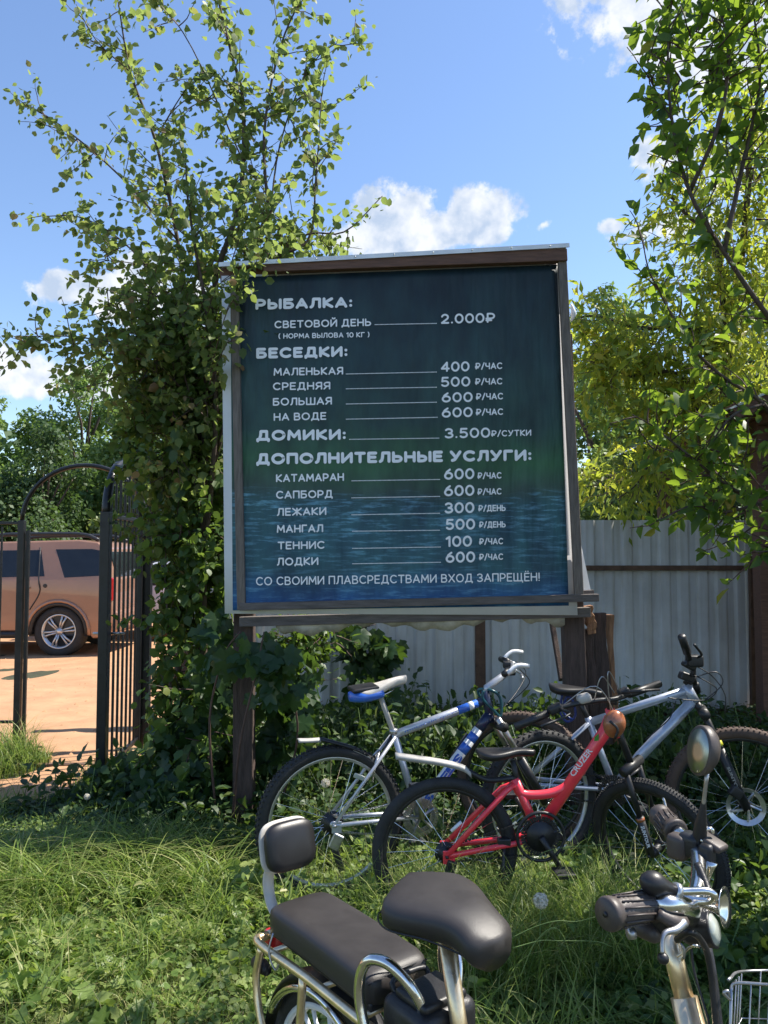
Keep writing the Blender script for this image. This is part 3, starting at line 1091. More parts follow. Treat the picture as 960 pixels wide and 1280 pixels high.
GLYPH = {
    'А': (.74, [[(0, 0), (.37, 1), (.74, 0)], [(.14, .30), (.60, .30)]]),
    'Б': (.62, [[(.55, 1), (0, 1), (0, 0)], _bowl(0, 0, .56, .62)]),
    'В': (.62, [[(0, 0), (0, 1)], _bowl(0, .52, 1, .56), _bowl(0, 0, .52, .62)]),
    'Г': (.52, [[(0, 0), (0, 1), (.52, 1)]]),
    'Д': (.82, [[(0, -.16), (0, .02), (.82, .02), (.82, -.16)], [(.12, .02), (.22, .5), (.24, 1), (.68, 1), (.68, .02)]]),
    'Е': (.54, [[(.54, 1), (0, 1), (0, 0), (.54, 0)], [(0, .52), (.48, .52)]]),
    'Ё': (.54, [[(.54, 1), (0, 1), (0, 0), (.54, 0)], [(0, .52), (.48, .52)], [(.13, 1.27), (.14, 1.27)], [(.41, 1.27), (.42, 1.27)]]),
    'Ж': (1.0, [[(.5, 0), (.5, 1)], [(0, 1), (.5, .5), (0, 0)], [(1, 1), (.5, .5), (1, 0)]]),
    'З': (.58, [_arc(.25, .75, .29, .25, 150, -90, 9) + _arc(.26, .25, .32, .25, 90, -150, 9)]),
    'И': (.68, [[(0, 1), (0, 0), (.68, 1), (.68, 0)]]),
    'Й': (.68, [[(0, 1), (0, 0), (.68, 1), (.68, 0)], _arc(.34, 1.32, .15, .12, 180, 360, 5)]),
    'К': (.62, [[(0, 0), (0, 1)], [(.60, 1), (.03, .48), (.62, 0)]]),
    'Л': (.68, [[(0, 0), (.12, .12), (.18, .5), (.20, 1), (.68, 1), (.68, 0)]]),
    'М': (.84, [[(0, 0), (.06, 1), (.42, .28), (.78, 1), (.84, 0)]]),
    'Н': (.66, [[(0, 0), (0, 1)], [(.66, 0), (.66, 1)], [(0, .5), (.66, .5)]]),
    'О': (.84, _o(.84)),
    'П': (.66, [[(0, 0), (0, 1), (.66, 1), (.66, 0)]]),
    'Р': (.60, [[(0, 0), (0, 1)], _bowl(0, .38, 1, .60)]),
    'С': (.74, [_arc(.42, .5, .42, .5, 48, 312, 14)]),
    'Т': (.66, [[(0, 1), (.66, 1)], [(.33, 1), (.33, 0)]]),
    'У': (.68, [[(0, 1), (.37, .32)], [(.68, 1), (.26, .08), (.08, 0)]]),
    'Х': (.68, [[(0, 0), (.68, 1)], [(0, 1), (.68, 0)]]),
    'Ч': (.60, [[(0, 1), (0, .62), (.08, .48), (.26, .42), (.60, .46)], [(.60, 1), (.60, 0)]]),
    'Ш': (.96, [[(0, 1), (0, 0), (.96, 0), (.96, 1)], [(.48, 0), (.48, 1)]]),
    'Щ': (1.06, [[(0, 1), (0, 0), (.92, 0), (.92, 1)], [(.46, 0), (.46, 1)], [(.92, 0), (1.06, 0), (1.06, -.18)]]),
    'Ы': (.88, [[(0, 1), (0, 0)], _bowl(0, 0, .56, .56), [(.88, 0), (.88, 1)]]),
    'Ь': (.60, [[(0, 1), (0, 0)], _bowl(0, 0, .56, .60)]),
    'Я': (.62, [[(.62, 0), (.62, 1)], [(.62 - x, y) for x, y in _bowl(0, .42, 1, .60)], [(.30, .42), (0, 0)]]),
    '0': (.66, _o(.66)),
    '1': (.28, [[(0, .80), (.26, 1), (.26, 0)]]),
    '2': (.60, [_arc(.29, .70, .28, .30, 165, -10, 8) + [(.50, .50), (0, 0), (.60, 0)]]),
    '3': (.58, [_arc(.25, .75, .28, .25, 150, -90, 9) + _arc(.26, .25, .32, .25, 90, -150, 9)]),
    '4': (.68, [[(.50, 0), (.50, 1), (0, .28), (.68, .28)]]),
    '5': (.60, [[(.54, 1), (.08, 1), (.04, .56)] + _arc(.28, .31, .31, .31, 115, -145, 10)]),
    '6': (.64, [_arc(.32, .32, .32, .32, 0, 360, 16), [(.02, .38), (.16, .74), (.44, 1)]]),
    '/': (.40, [[(0, -.08), (.40, 1.08)]]),
    ':': (.06, [[(.03, .10), (.035, .10)], [(.03, .66), (.035, .66)]]),
    '.': (.06, [[(.03, .03), (.035, .03)]]),
    '!': (.06, [[(.03, 1), (.03, .30)], [(.03, .02), (.035, .02)]]),
    '(': (.22, [_arc(.34, .5, .32, .66, 120, 240, 7)]),
    ')': (.22, [_arc(-.12, .5, .32, .66, 60, -60, 7)]),
    '₽': (.68, [[(.08, 0), (.08, 1)], [(x + .08, y) for x, y in _bowl(0, .42, 1, .60)], [(-.04, .42), (.2, .42)], [(-.04, .20), (.42, .20)]]),
}


def letter_line(txt, x0, y0, x1, y1, cap, bold=.08):
    """one printed line: every stroke a flat ribbon with round ends"""
    strokes, x = [], 0.0
    gap = .20 + bold * 1.1
    for ch in txt:
        if ch == ' ':
            x += .42
            continue
        w, ss = GLYPH[ch]
        for s in ss:
            strokes.append([(x + a, b) for a, b in s])
        x += w + gap
    width = x - gap + bold * 2
    yy = YS - .0105
    A, B = P(x0, y0, yy), P(x1, y1, yy)
    U = (P(x0, y0 - cap, yy) - A)
    hgt = U.length
    X = (B - A)
    sx = X.length / width
    # strokes keep the same thickness whichever way they run
    xh, zh = X.normalized(), U.normalized()
    k = bold * hgt
    inner = hgt - 2 * k
    bm = bmesh.new()
    layer = 0
    for s in strokes:
        pts = [A + xh * ((a + bold) * sx) + zh * (k + b * inner) for a, b in s]
        for i, p in enumerate(pts):
            layer += 1
            off = Vector((0, -.00003 * (layer % 17), 0))
            ring = [bm.verts.new(p + off + xh * (k * math.cos(t)) + zh * (k * math.sin(t))) for t in np.linspace(0, 2 * math.pi, 9)[:-1]]
            bm.faces.new(ring)
            if i:
                q = pts[i - 1]
                d = (p - q)
                if d.length < 1e-6:
                    continue
                d.normalize()
                n = (zh * d.dot(xh) - xh * d.dot(zh)) * k
                o2 = Vector((0, -.00003 * ((layer + 8) % 17), 0))
                bm.faces.new([bm.verts.new(v + o2) for v in (q - n, p - n, p + n, q + n)])
    for f in bm.faces:
        f.normal_update()
        if f.normal.y > 0:
            f.normal_flip()
    me = bpy.data.meshes.new('lettering')
    bm.to_mesh(me)
    bm.free()
    o = link('lettering', me, WHITE, bd, False)
    return o


def leader(x0, y0, x1, y1):
    bm = bmesh.new()
    n = int((x1 - x0) / 1.55)
    for i in range(n):
        px = x0 + (x1 - x0) * i / n
        py = y0 + (y1 - y0) * i / n
        c = P(px, py, YS - .0105)
        box(bm, c, (.0052, .001, .0046))
    return props(from_bm('dotted_line', bm, WHITE, bd))


HD, MD, LT = .135, .095, .075
LINES = [('РЫБАЛКА:', 319, 387.3, 441, 384.5, 13.6, HD), ('СВЕТОВОЙ ДЕНЬ', 343, 410.6, 464, 407.5, 9.6, MD), ('( НОРМА ВЫЛОВА 10 КГ )', 348, 423.5, 462, 421.5, 6.6, MD),
         ('2.000₽', 551, 405, 619, 403.4, 12.6, MD), ('БЕСЕДКИ:', 320, 448.5, 435, 446, 13.6, HD), ('МАЛЕНЬКАЯ', 342, 469.8, 429, 468.3, 9.8, MD), ('СРЕДНЯЯ', 341, 487.9, 413, 486.9, 9.8, MD),
         ('БОЛЬШАЯ', 341, 507.3, 415, 505.8, 9.8, MD), ('НА ВОДЕ', 342, 526.2, 408, 524.8, 9.8, MD), ('400', 551, 465, 587, 464.3, 12.8, MD), ('500', 551, 483.9, 588, 483.2, 12.8, MD),
         ('600', 552, 503.3, 591, 502.6, 12.8, MD), ('600', 552, 522.2, 591, 521.4, 12.8, MD), ('₽/ЧАС', 594, 462, 628, 461.3, 8.4, MD), ('₽/ЧАС', 594, 481.3, 628, 480.6, 8.4, MD),
         ('₽/ЧАС', 595, 500, 629, 499.3, 8.4, MD), ('₽/ЧАС', 595, 519.4, 629, 518.7, 8.4, MD), ('ДОМИКИ:', 320, 551.4, 433, 549.8, 13.8, HD), ('3.500', 556, 548.2, 613, 547.2, 13, MD),
         ('₽/СУТКИ', 614, 546, 664, 544.8, 8, MD), ('ДОПОЛНИТЕЛЬНЫЕ УСЛУГИ:', 320, 581, 665, 576, 14.4, HD),
         ('КАТАМАРАН', 345, 602.8, 430, 601.2, 10, MD), ('САПБОРД', 345, 623.6, 416, 622.3, 10, MD), ('ЛЕЖАКИ', 346, 645.1, 408, 643.8, 10, MD), ('МАНГАЛ', 346, 666.2, 404, 665.2, 10, MD),
         ('ТЕННИС', 347, 687, 406, 686, 10, MD), ('ЛОДКИ', 346, 707.2, 398, 706.3, 10, MD),
         ('600', 555, 599.8, 593, 599, 14, MD), ('600', 555, 620.5, 593, 619.8, 14, MD), ('300', 556, 642, 593, 641.3, 14, MD), ('500', 557, 662.6, 594, 662, 14, MD), ('100', 557, 683.9, 590, 683.3, 14, MD), ('600', 557, 703.7, 594, 703, 14, MD),
         ('₽/ЧАС', 597, 598.8, 627, 598.2, 8.2, MD), ('₽/ЧАС', 597, 618.8, 627, 618.2, 8.2, MD), ('₽/ДЕНЬ', 598, 639.4, 632, 638.8, 8, MD), ('₽/ДЕНЬ', 599, 659.9, 632, 659.3, 8, MD),
         ('₽/ЧАС', 599, 681, 629, 680.4, 8.2, MD), ('₽/ЧАС', 599, 700.4, 629, 699.8, 8.2, MD), ('СО СВОИМИ ПЛАВСРЕДСТВАМИ ВХОД ЗАПРЕЩЁН!', 320, 732, 675, 726.4, 10.8, LT)]
for a in LINES:
    letter_line(*a)
for a in [(469, 405.8, 547, 404.2), (433, 467.5, 547, 465), (433, 486, 547, 484), (433, 505, 547, 502.7), (433, 524, 548, 521.6), (437, 549.2, 550, 547.6), (440, 601, 551, 599.3),
          (440, 622.3, 551, 620.5), (440, 643.5, 551, 641.5), (441, 664, 551, 662.8), (441, 685.5, 552, 683.7), (441, 704.7, 552, 702.8)]:
    leader(*a)

# ---------------------------------------------------------------- split stump and boards by the right-hand post
st = root('split_boards', (P(745, 900, 4.75).x, 4.75, 0), 'broken upright boards leaning together behind the right post of the price board', 'boards')
for (x0, y0, x1, y1, w, dpt, mt) in ((748, 766, 756, 930, .085, 4.62, 'wood_post'), (735, 786, 744, 930, .055, 4.56, 'wood_post'), (734, 757, 740, 792, .05, 4.53, 'wood_raw'), (762, 768, 770, 930, .035, 4.7, 'wood_raw')):
    beam('board', P(x0, y0, dpt), P(x1, y1, dpt), w, .05, M[mt], st, .004, jag=.008)

# ---------------------------------------------------------------- sheet metal fence
YF = 7.05
fx0, fx1 = P(236, 700, YF).x, P(940, 700, YF).x
fe = root('sheet_fence', ((fx0 + fx1) / 2, YF, 0), 'pale grey ribbed metal fence running behind the price board and bicycles', 'fence')


def rib(x):
    u = ((x - fx0) / .172) % 1.0
    if u < .10:
        return -.02 * (u / .10)
    if u < .55:
        return -.02
    if u < .65:
        return -.02 * (1 - (u - .55) / .10)
    return 0.0


nsh = 5
for s in range(nsh):
    xa, xb = fx0 + (fx1 - fx0) * s / nsh, fx0 + (fx1 - fx0) * (s + 1) / nsh + (.02 if s < nsh - 1 else 0)
    n = 76
    bm = bmesh.new()
    topv, botv = [], []
    dz = random.uniform(-.006, .006)
    for i in range(n + 1):
        x = xa + (xb - xa) * i / n
        y = YF + rib(x) - .002 * (s % 2)
        topv.append(bm.verts.new((x, y, 1.845 + dz)))
        botv.append(bm.verts.new((x, y, .10)))
    for i in range(n):
        bm.faces.new((topv[i], botv[i], botv[i + 1], topv[i + 1]))
    o = from_bm('metal_sheet', bm, M['fence'], fe)
    o.modifiers.new('t', 'SOLIDIFY').thickness = .0012
for i in range(int((fx1 - fx0) / .172)):
    x = fx0 + .172 * i + .06
    bm = bmesh.new()
    disc(bm, (x, YF - .026, 1.40 + random.uniform(-.01, .01)), (0, 1, 0), .009, .012, 8)
    for zz in (.10,):
        disc(bm, (x, YF - .026, zz + random.uniform(-.01, .01)), (0, 1, 0), .009, .012, 8)
    props(from_bm('screws', bm, M['steel'], fe, True), None, None, None, 'stuff')
beam('rail', (P(722, 711, YF - .04).x - .6, YF - .045, 1.405), (P(893, 711, YF).x + .25, YF - .045, 1.405), .045, .035, M['wood_fence'], fe, .003)
beam('base_board', (fx0 + .3, YF - .045, .075), (fx1, YF - .045, .075), .13, .03, M['wood_fence'], fe, .003)
beam('post', (P(943, 800, YF - .07).x, YF - .07, -.1), P(943, 695, YF - .07), .10, .05, M['wood_fence'], fe, .004, jag=.002)
beam('post', (P(600, 800, YF - .03).x, YF - .05, -.1), P(600, 770, YF - .05), .09, .045, M['wood_fence'], fe, .004)
beam('post', (fx0 - .03, YF - .05, -.1), (fx0 - .03, YF - .05, 1.75), .13, .10, M['wood_post'], fe, .004)

# ---------------------------------------------------------------- timber shelter at the right edge
sh = root('timber_shelter', (3.75, 6.6, 0), 'brown timber shelter with a pale metal roof at the right end of the fence', 'shelter')
YH = 6.3
xp = P(955, 700, YH).x
beam('post', (xp, YH, -.1), (xp, YH, 2.62), .13, .13, M['wood_brown'], sh, .005, jag=.002)
beam('post', (xp + 2.2, YH, -.1), (xp + 2.2, YH, 2.62), .13, .13, M['wood_brown'], sh, .005)
beam('post', (xp, YH + 2.2, -.1), (xp, YH + 2.2, 2.62), .13, .13, M['wood_brown'], sh, .005)
beam('wall_plate', (xp - .30, YH, 2.70), (xp + 2.5, YH, 2.70), .14, .12, M['wood_brown'], sh, .005)
beam('wall_plate', (xp, YH - .3, 2.63), (xp, YH + 2.6, 2.63), .10, .12, M['wood_brown'], sh, .005, yaxis=Vector((1, 0, 0)))
for k in range(14):
    part_box('wall_plank', (xp + .14 + k * .16, YH + .03, 1.02), (.155, .025, 2.0), M['wood_brown'], sh, bevel=.003)
bm = bmesh.new()
nr = 60
r0, r1 = [], []
for i in range(nr + 1):
    y = YH - .45 + 3.3 * i / nr
    z = .012 * (1 if (i // 2) % 2 else 0)
    r0.append(bm.verts.new((xp - .42, y, 2.66 + z)))
    r1.append(bm.verts.new((xp + 2.6, y, 3.95 + z)))
for i in range(nr):
    bm.faces.new((r0[i], r0[i + 1], r1[i + 1], r1[i]))
o = from_bm('roof_sheet', bm, M['roof_sheet'], sh)
o.modifiers.new('t', 'SOLIDIFY').thickness = .004
beam('fascia', (xp - .40, YH - .43, 2.615), (xp + 2.6, YH - .43, 3.90), .09, .02, M['wood_brown'], sh, .003)

# ---------------------------------------------------------------- iron gate
YG = 6.10
gxl, gxr = P(24, 800, YG).x, -1.89
gt = root('iron_gate', ((gxl + gxr) / 2, YG, 0), 'black iron arched garden gate standing open onto the sandy lot', 'gate')


def bar(name, a, b, w, parent=gt, m='black_iron', d=None):
    return beam(name, a, b, w, d or w, M[m], parent, .003)


bar('frame_post', (gxl, YG, -.1), (gxl, YG, 1.80), .048)
bar('frame_post', (gxl + .048, YG + .01, -.1), (gxl + .048, YG + .01, 1.72), .026)
bar('frame_post', (gxr + .02, YG, -.1), (gxr + .02, YG, 1.80), .060)
arc = [Vector(((gxl + gxr) / 2 - math.cos(t) * (gxr - gxl) / 2, YG, 1.80 + .44 * math.sin(t))) for t in np.linspace(0, math.pi, 25)]
part_tube('frame_arch', arc, .018, M['black_iron'], gt, 8)
lf = root('gate_leaf', (gxr - .03, YG - .03, 0), None, None)
lf.parent = gt
lf.location = Vector((gxr - .03, YG - .03, 0)) - gt.location
del_loc = lf.location
FX, FY = P(130, 800, 5.17).x, 5.17


def leafpt(t, z):
    return Vector((gxr - .03 + (FX - gxr + .03) * t, YG - .04 + (FY - YG + .04) * t, z))


def arch_z(t):
    return 1.80 + .40 * math.sqrt(max(0, 1 - (2 * t - 1) ** 2))


bar('stile', leafpt(1, .06), leafpt(1, 1.82), .062, lf)
bar('stile', leafpt(.0, .06), leafpt(.0, 1.82), .046, lf)
o = part_tube('arch', [leafpt(t, arch_z(t)) for t in (1 - np.cos(np.linspace(0, math.pi, 25))) / 2], .032, M['black_iron'], lf, 8)
for i in range(1, 8):
    t = i / 8
    bar('bar', leafpt(t, .08), leafpt(t, arch_z(t) - .01), .016, lf)
bar('cross_rail', leafpt(0, .10), leafpt(1, .10), .03, lf)
bar('cross_rail', leafpt(0, 1.795), leafpt(1, 1.795), .03, lf)
part_box('lock', leafpt(.95, .97), (.035, .10, .20), M['black_iron'], lf, bevel=.004)
part_tube('handle', [leafpt(.93, 1.0) + Vector((-.03, 0, 0)), leafpt(.93, 1.0) + Vector((-.09, 0, 0)), leafpt(.83, 1.0) + Vector((-.09, 0, -.01))], .009, M['steel'], lf, 8, 3)
part_tube('handle', [leafpt(.93, 1.0) + Vector((.03, 0, 0)), leafpt(.93, 1.0) + Vector((.09, 0, 0)), leafpt(.83, 1.0) + Vector((.09, 0, -.01))], .009, M['steel'], lf, 8, 3)
part_box('sill', ((gxl + gxr) / 2, YG - .5, .02), (1.0, .05, .03), M['wood_fence'], gt, bevel=.003)
# iron fence running on to the left of the gate
fn = root('iron_fence', (gxl - 1.3, YG, 0), 'black iron bar fence section left of the open arched gate', 'fence')
bar('rail', (gxl - 2.6, YG, 1.78), (gxl - .03, YG, 1.78), .022, fn)
bar('rail', (gxl - 2.6, YG, .22), (gxl - .03, YG, .22), .022, fn)
for i in range(15):
    x = gxl - .165 - i * .17
    bar('bar', (x, YG + .016, .05), (x, YG + .016, 1.75), .014, fn)


# ---------------------------------------------------------------- cars
def car(name, label, cx, cy, paint, prof, wz, arches, windows, length, extra=None, half=.93, axles=(), wr=.37, flip=1):
    rt = root(name, (cx, cy, 0), label, 'car')
    zb = wz

    def hw(z):
        if z < .55:
            return half - .03 + .03 * z / .55
        if z < zb:
            return half
        return half - (z - zb) * .36

    def pt(x, z, s, off=0):
        return Vector((cx + x * flip, cy + s * (hw(z) + off), z))
    out = []
    for (x, z) in prof:
        out.append((x, z))
    lower = []
    bm = bmesh.new()
    pts = list(out)
    # underside with wheel arches, run from the last profile point back to the first
    for (ax, r) in arches:
        for t in np.linspace(0, math.pi, 13):
            pts.append((ax + r * math.cos(t) * (1), max(.24, wr + r * math.sin(t))))
    va = [bm.verts.new(pt(x, z, -1)) for x, z in pts]
    vb = [bm.verts.new(pt(x, z, 1)) for x, z in pts]
    n = len(pts)
    fa = bm.faces.new(va)
    fb = bm.faces.new(vb[::-1])
    for i in range(n):
        bm.faces.new((va[i], vb[i], vb[(i + 1) % n], va[(i + 1) % n]))
    # cut the sides at belt height so the cabin can lean in
    for z in (zb, .55):
        bmesh.ops.bisect_plane(bm, geom=bm.verts[:] + bm.edges[:] + bm.faces[:], plane_co=(0, 0, z), plane_no=(0, 0, 1))
    for v in bm.verts:
        s = 1 if v.co.y > cy else -1
        v.co.y = cy + s * hw(v.co.z)
    body = from_bm('body', bm, paint, rt, False, .035, 3)
    body.data.shade_smooth()
    body.modifiers.new('w', 'WEIGHTED_NORMAL')
    for s in (-1, 1):
        for (lab, poly, mt, off) in windows:
            bm = bmesh.new()
            vf = [bm.verts.new(pt(x, z, s, off)) for x, z in poly]
            vk = [bm.verts.new(pt(x, z, s, -.02)) for x, z in poly]
            bm.faces.new(vf)
            bm.faces.new(vk[::-1])
            for i in range(len(poly)):
                bm.faces.new((vf[i], vk[i], vk[(i + 1) % len(poly)], vf[(i + 1) % len(poly)]))
            from_bm(lab, bm, M[mt], rt)
        for ax in axles:
            c = Vector((cx + ax * flip, cy + s * (half - .14), wr))
            bm = bmesh.new()
            lathe(bm, c, (0, s, 0), [(-.11, wr - .12), (-.115, wr - .02), (-.09, wr), (.08, wr), (.112, wr - .03), (.118, wr - .09), (.10, wr - .125), (.04, wr - .13)], 36)
            w = from_bm('wheel', bm, M['rubber'], rt, True)
            bm = bmesh.new()
            r_ = wr - .125
            lathe(bm, c, (0, s, 0), [(.03, r_ - .03), (.10, r_ - .015), (.108, r_ + .004), (.10, r_ + .008), (.02, r_)], 32)
            disc(bm, c + Vector((0, s * .07, 0)), (0, 1, 0), .055, .06, 16)
            for k in range(6):
                a0 = 2 * math.pi * k / 6 + .2
                for da in (-.13, .13):
                    q = [c + Vector((math.cos(a0 + da * (2.3 if rr < .1 else 1)) * rr, s * yy, math.sin(a0 + da * (2.3 if rr < .1 else 1)) * rr)) for rr, yy in ((.04, .085), (r_ * .6, .10), (r_ - .01, .085))]
                    tube(bm, q, [.016, .014, .018], 6)
            from_bm('rim', bm, M['alloy'], w, True)
            bm = bmesh.new()
            disc(bm, c + Vector((0, s * .0, 0)), (0, 1, 0), r_ - .04, .02, 24)
            from_bm('brake_disc', bm, M['plastic'], w, True)
            bm = bmesh.new()
            lathe(bm, c + Vector((0, -s * .13, 0)), (0, s, 0), [(0, .01), (.001, wr + .08), (.2, wr + .085), (.2, wr + .08)], 30)
            for v in bm.verts:
                v.co.z = max(v.co.z, .30)
            from_bm('wheel_well', bm, M['plastic'], rt, True)
    if extra:
        extra(rt, pt)
    return rt


# copper estate: rear axle at px 72; x runs towards its tail on the right
RX, CY_ = P(72, 792, 11.4).x, 11.4 + .93
prof = [(-3.62, .50), (-3.66, .72), (-3.55, .95), (-2.55, 1.10), (-1.98, 1.17), (-1.35, 1.62), (-1.10, 1.70), (.20, 1.735), (.50, 1.70), (.62, 1.60), (.76, 1.12), (.80, .82), (.80, .50), (.74, .30), (.50, .27)]
arc_ = [(0.0, .44), (-2.66, .44)]


def suv_extra(rt, pt):
    for s in (-1, 1):
        part_tube('roof_rail', [pt(-1.3, 1.68, s, -.06), pt(-1.1, 1.80, s, -.06), pt(-.2, 1.825, s, -.06), pt(.25, 1.81, s, -.06), pt(.48, 1.73, s, -.06)], .030, M['plastic'], rt, 8, 5)
        part_tube('lower_trim', [pt(-2.12, .33, s, .01), pt(-.5, .33, s, .01)], .05, M['plastic'], rt, 8)
        for ax in (0, -2.66):
            part_tube('arch_lining', [pt(ax + .415 * math.cos(t), .37 + .415 * math.sin(t), s, -.02) for t in np.linspace(-.1, math.pi + .1, 16)], .034, M['plastic'], rt, 8)
            part_tube('arch_trim', [pt(ax + .46 * math.cos(t), .37 + .46 * math.sin(t), s, .0) for t in np.linspace(-.1, math.pi + .1, 16)], .028, M['plastic' if False else 'tan_paint'], rt, 8)
        part_tube('door_handle', [pt(-.62, 1.02, s, .015), pt(-.42, 1.025, s, .015)], .016, M['tan_paint'], rt, 6)
        part_tube('door_handle', [pt(-1.62, 1.00, s, .015), pt(-1.42, 1.005, s, .015)], .016, M['tan_paint'], rt, 6)
        part_tube('door_gap', [pt(-.36, 1.62, s, .001), pt(-.30, 1.15, s, .001), pt(-.28, .95, s, .001), pt(-.42, .70, s, .001)], .010, M['plastic'], rt, 4, 4)
        part_tube('door_gap', [pt(-1.20, 1.60, s, .001), pt(-1.22, 1.15, s, .001), pt(-1.22, .42, s, .001)], .007, M['plastic'], rt, 4)
        part_box('tail_lamp', pt(.75, 1.0, s, -.05), (.12, .14, .34), M['red_lens'], rt, bevel=.02)
        part_box('headlamp', pt(-3.50, .86, s, -.12), (.25, .24, .16), M['lens'], rt, bevel=.03)
    bm = bmesh.new()
    lathe(bm, pt(-.20, 1.05, -1, .0), (0, -1, 0), [(0, .03), (.008, .03), (.009, .001)], 14)
    from_bm('badge', bm, M['plastic'], rt)
    part_box('rear_bumper', Vector((RX + .78, CY_, .52)), (.18, 1.78, .30), M['tan_paint'], rt, bevel=.05)
    part_box('rear_window', Vector((RX + .69, CY_, 1.36)), (.02, 1.25, .40), M['glass_dark'], rt, rot=Matrix.Rotation(R(-14), 3, 'Y'), bevel=.005)
    part_box('windscreen', Vector((RX - 1.70, CY_, 1.40)), (.02, 1.30, .66), M['glass_dark'], rt, rot=Matrix.Rotation(R(55), 3, 'Y'), bevel=.005)


wins = [('window', [(-.12, 1.59), (.42, 1.595), (.56, 1.57), (.64, 1.20), (.08, 1.17)], 'glass_dark', .004),
        ('window', [(-1.12, 1.57), (-.34, 1.58), (-.22, 1.19), (-1.12, 1.17)], 'glass_dark', .004),
        ('window', [(-1.26, 1.57), (-1.22, 1.17), (-1.85, 1.16), (-1.70, 1.30)], 'glass_dark', .004)]
car('parked_car', 'dusty copper estate car with roof rails seen through the iron gate', RX, CY_, M['tan_paint'], prof, 1.14, arc_, wins, 4.7, suv_extra, .93, (0, -2.66), .375)
prof2 = [(-3.45, .50), (-3.50, .66), (-3.35, .82), (-2.3, .95), (-1.5, 1.36), (-1.1, 1.43), (-.2, 1.42), (.45, 1.05), (.95, .98), (1.02, .75), (1.0, .40), (.9, .28), (.45, .25)]


def white_extra(rt, pt):
    for s in (-1, 1):
        part_box('headlamp', pt(-3.36, .70, s, -.12), (.2, .22, .13), M['lens'], rt, bevel=.03)
        part_box('tail_lamp', pt(.97, .85, s, -.08), (.10, .2, .14), M['red_lens'], rt, bevel=.02)
    c = pt(-1.93, 1.16, 1)
    part_box('windscreen', Vector((c.x, 14.4 + 0, 1.17)), (.02, 1.3, .92), M['glass_dark'], rt, rot=Matrix.Rotation(R(63), 3, 'Y'), bevel=.005)


car('parked_car', 'white saloon car half hidden behind the gate leaf and shrubs', P(196, 700, 13.5).x + 1.4, 14.4, M['white_car'], prof2, .93, [(0.0, .38), (-2.6, .38)],
    [('window', [(-1.38, 1.33), (-.75, 1.36), (-.72, .98), (-2.0, .95)], 'glass_dark', .004), ('window', [(-.66, 1.36), (-.22, 1.34), (.12, 1.02), (-.62, .99)], 'glass_dark', .004)], 4.4, white_extra, .88, (0, -2.6), .32)
# ---------------------------------------------------------------- bicycles
def spoke_mesh():
    bm = bmesh.new()
    tube(bm, [Vector((0, 0, 0)), Vector((1, 0, 0))], .0011, 4, cap=False)
    me = bpy.data.meshes.new('spoke')
    bm.to_mesh(me)
    bm.free()
    me.materials.append(M['chrome'])
    return me


SPOKE = spoke_mesh()


def place_between(o, a, b, parent):
    q, off = parent, Vector((0, 0, 0))
    while q is not None:
        off += Vector(q.location)
        q = q.parent
    a, b = Vector(a), Vector(b)
    m = frame(b - a).to_4x4() @ Matrix.Diagonal((( b - a).length, 1, 1, 1))
    m.translation = a - off
    o.parent = parent
    o.matrix_local = m


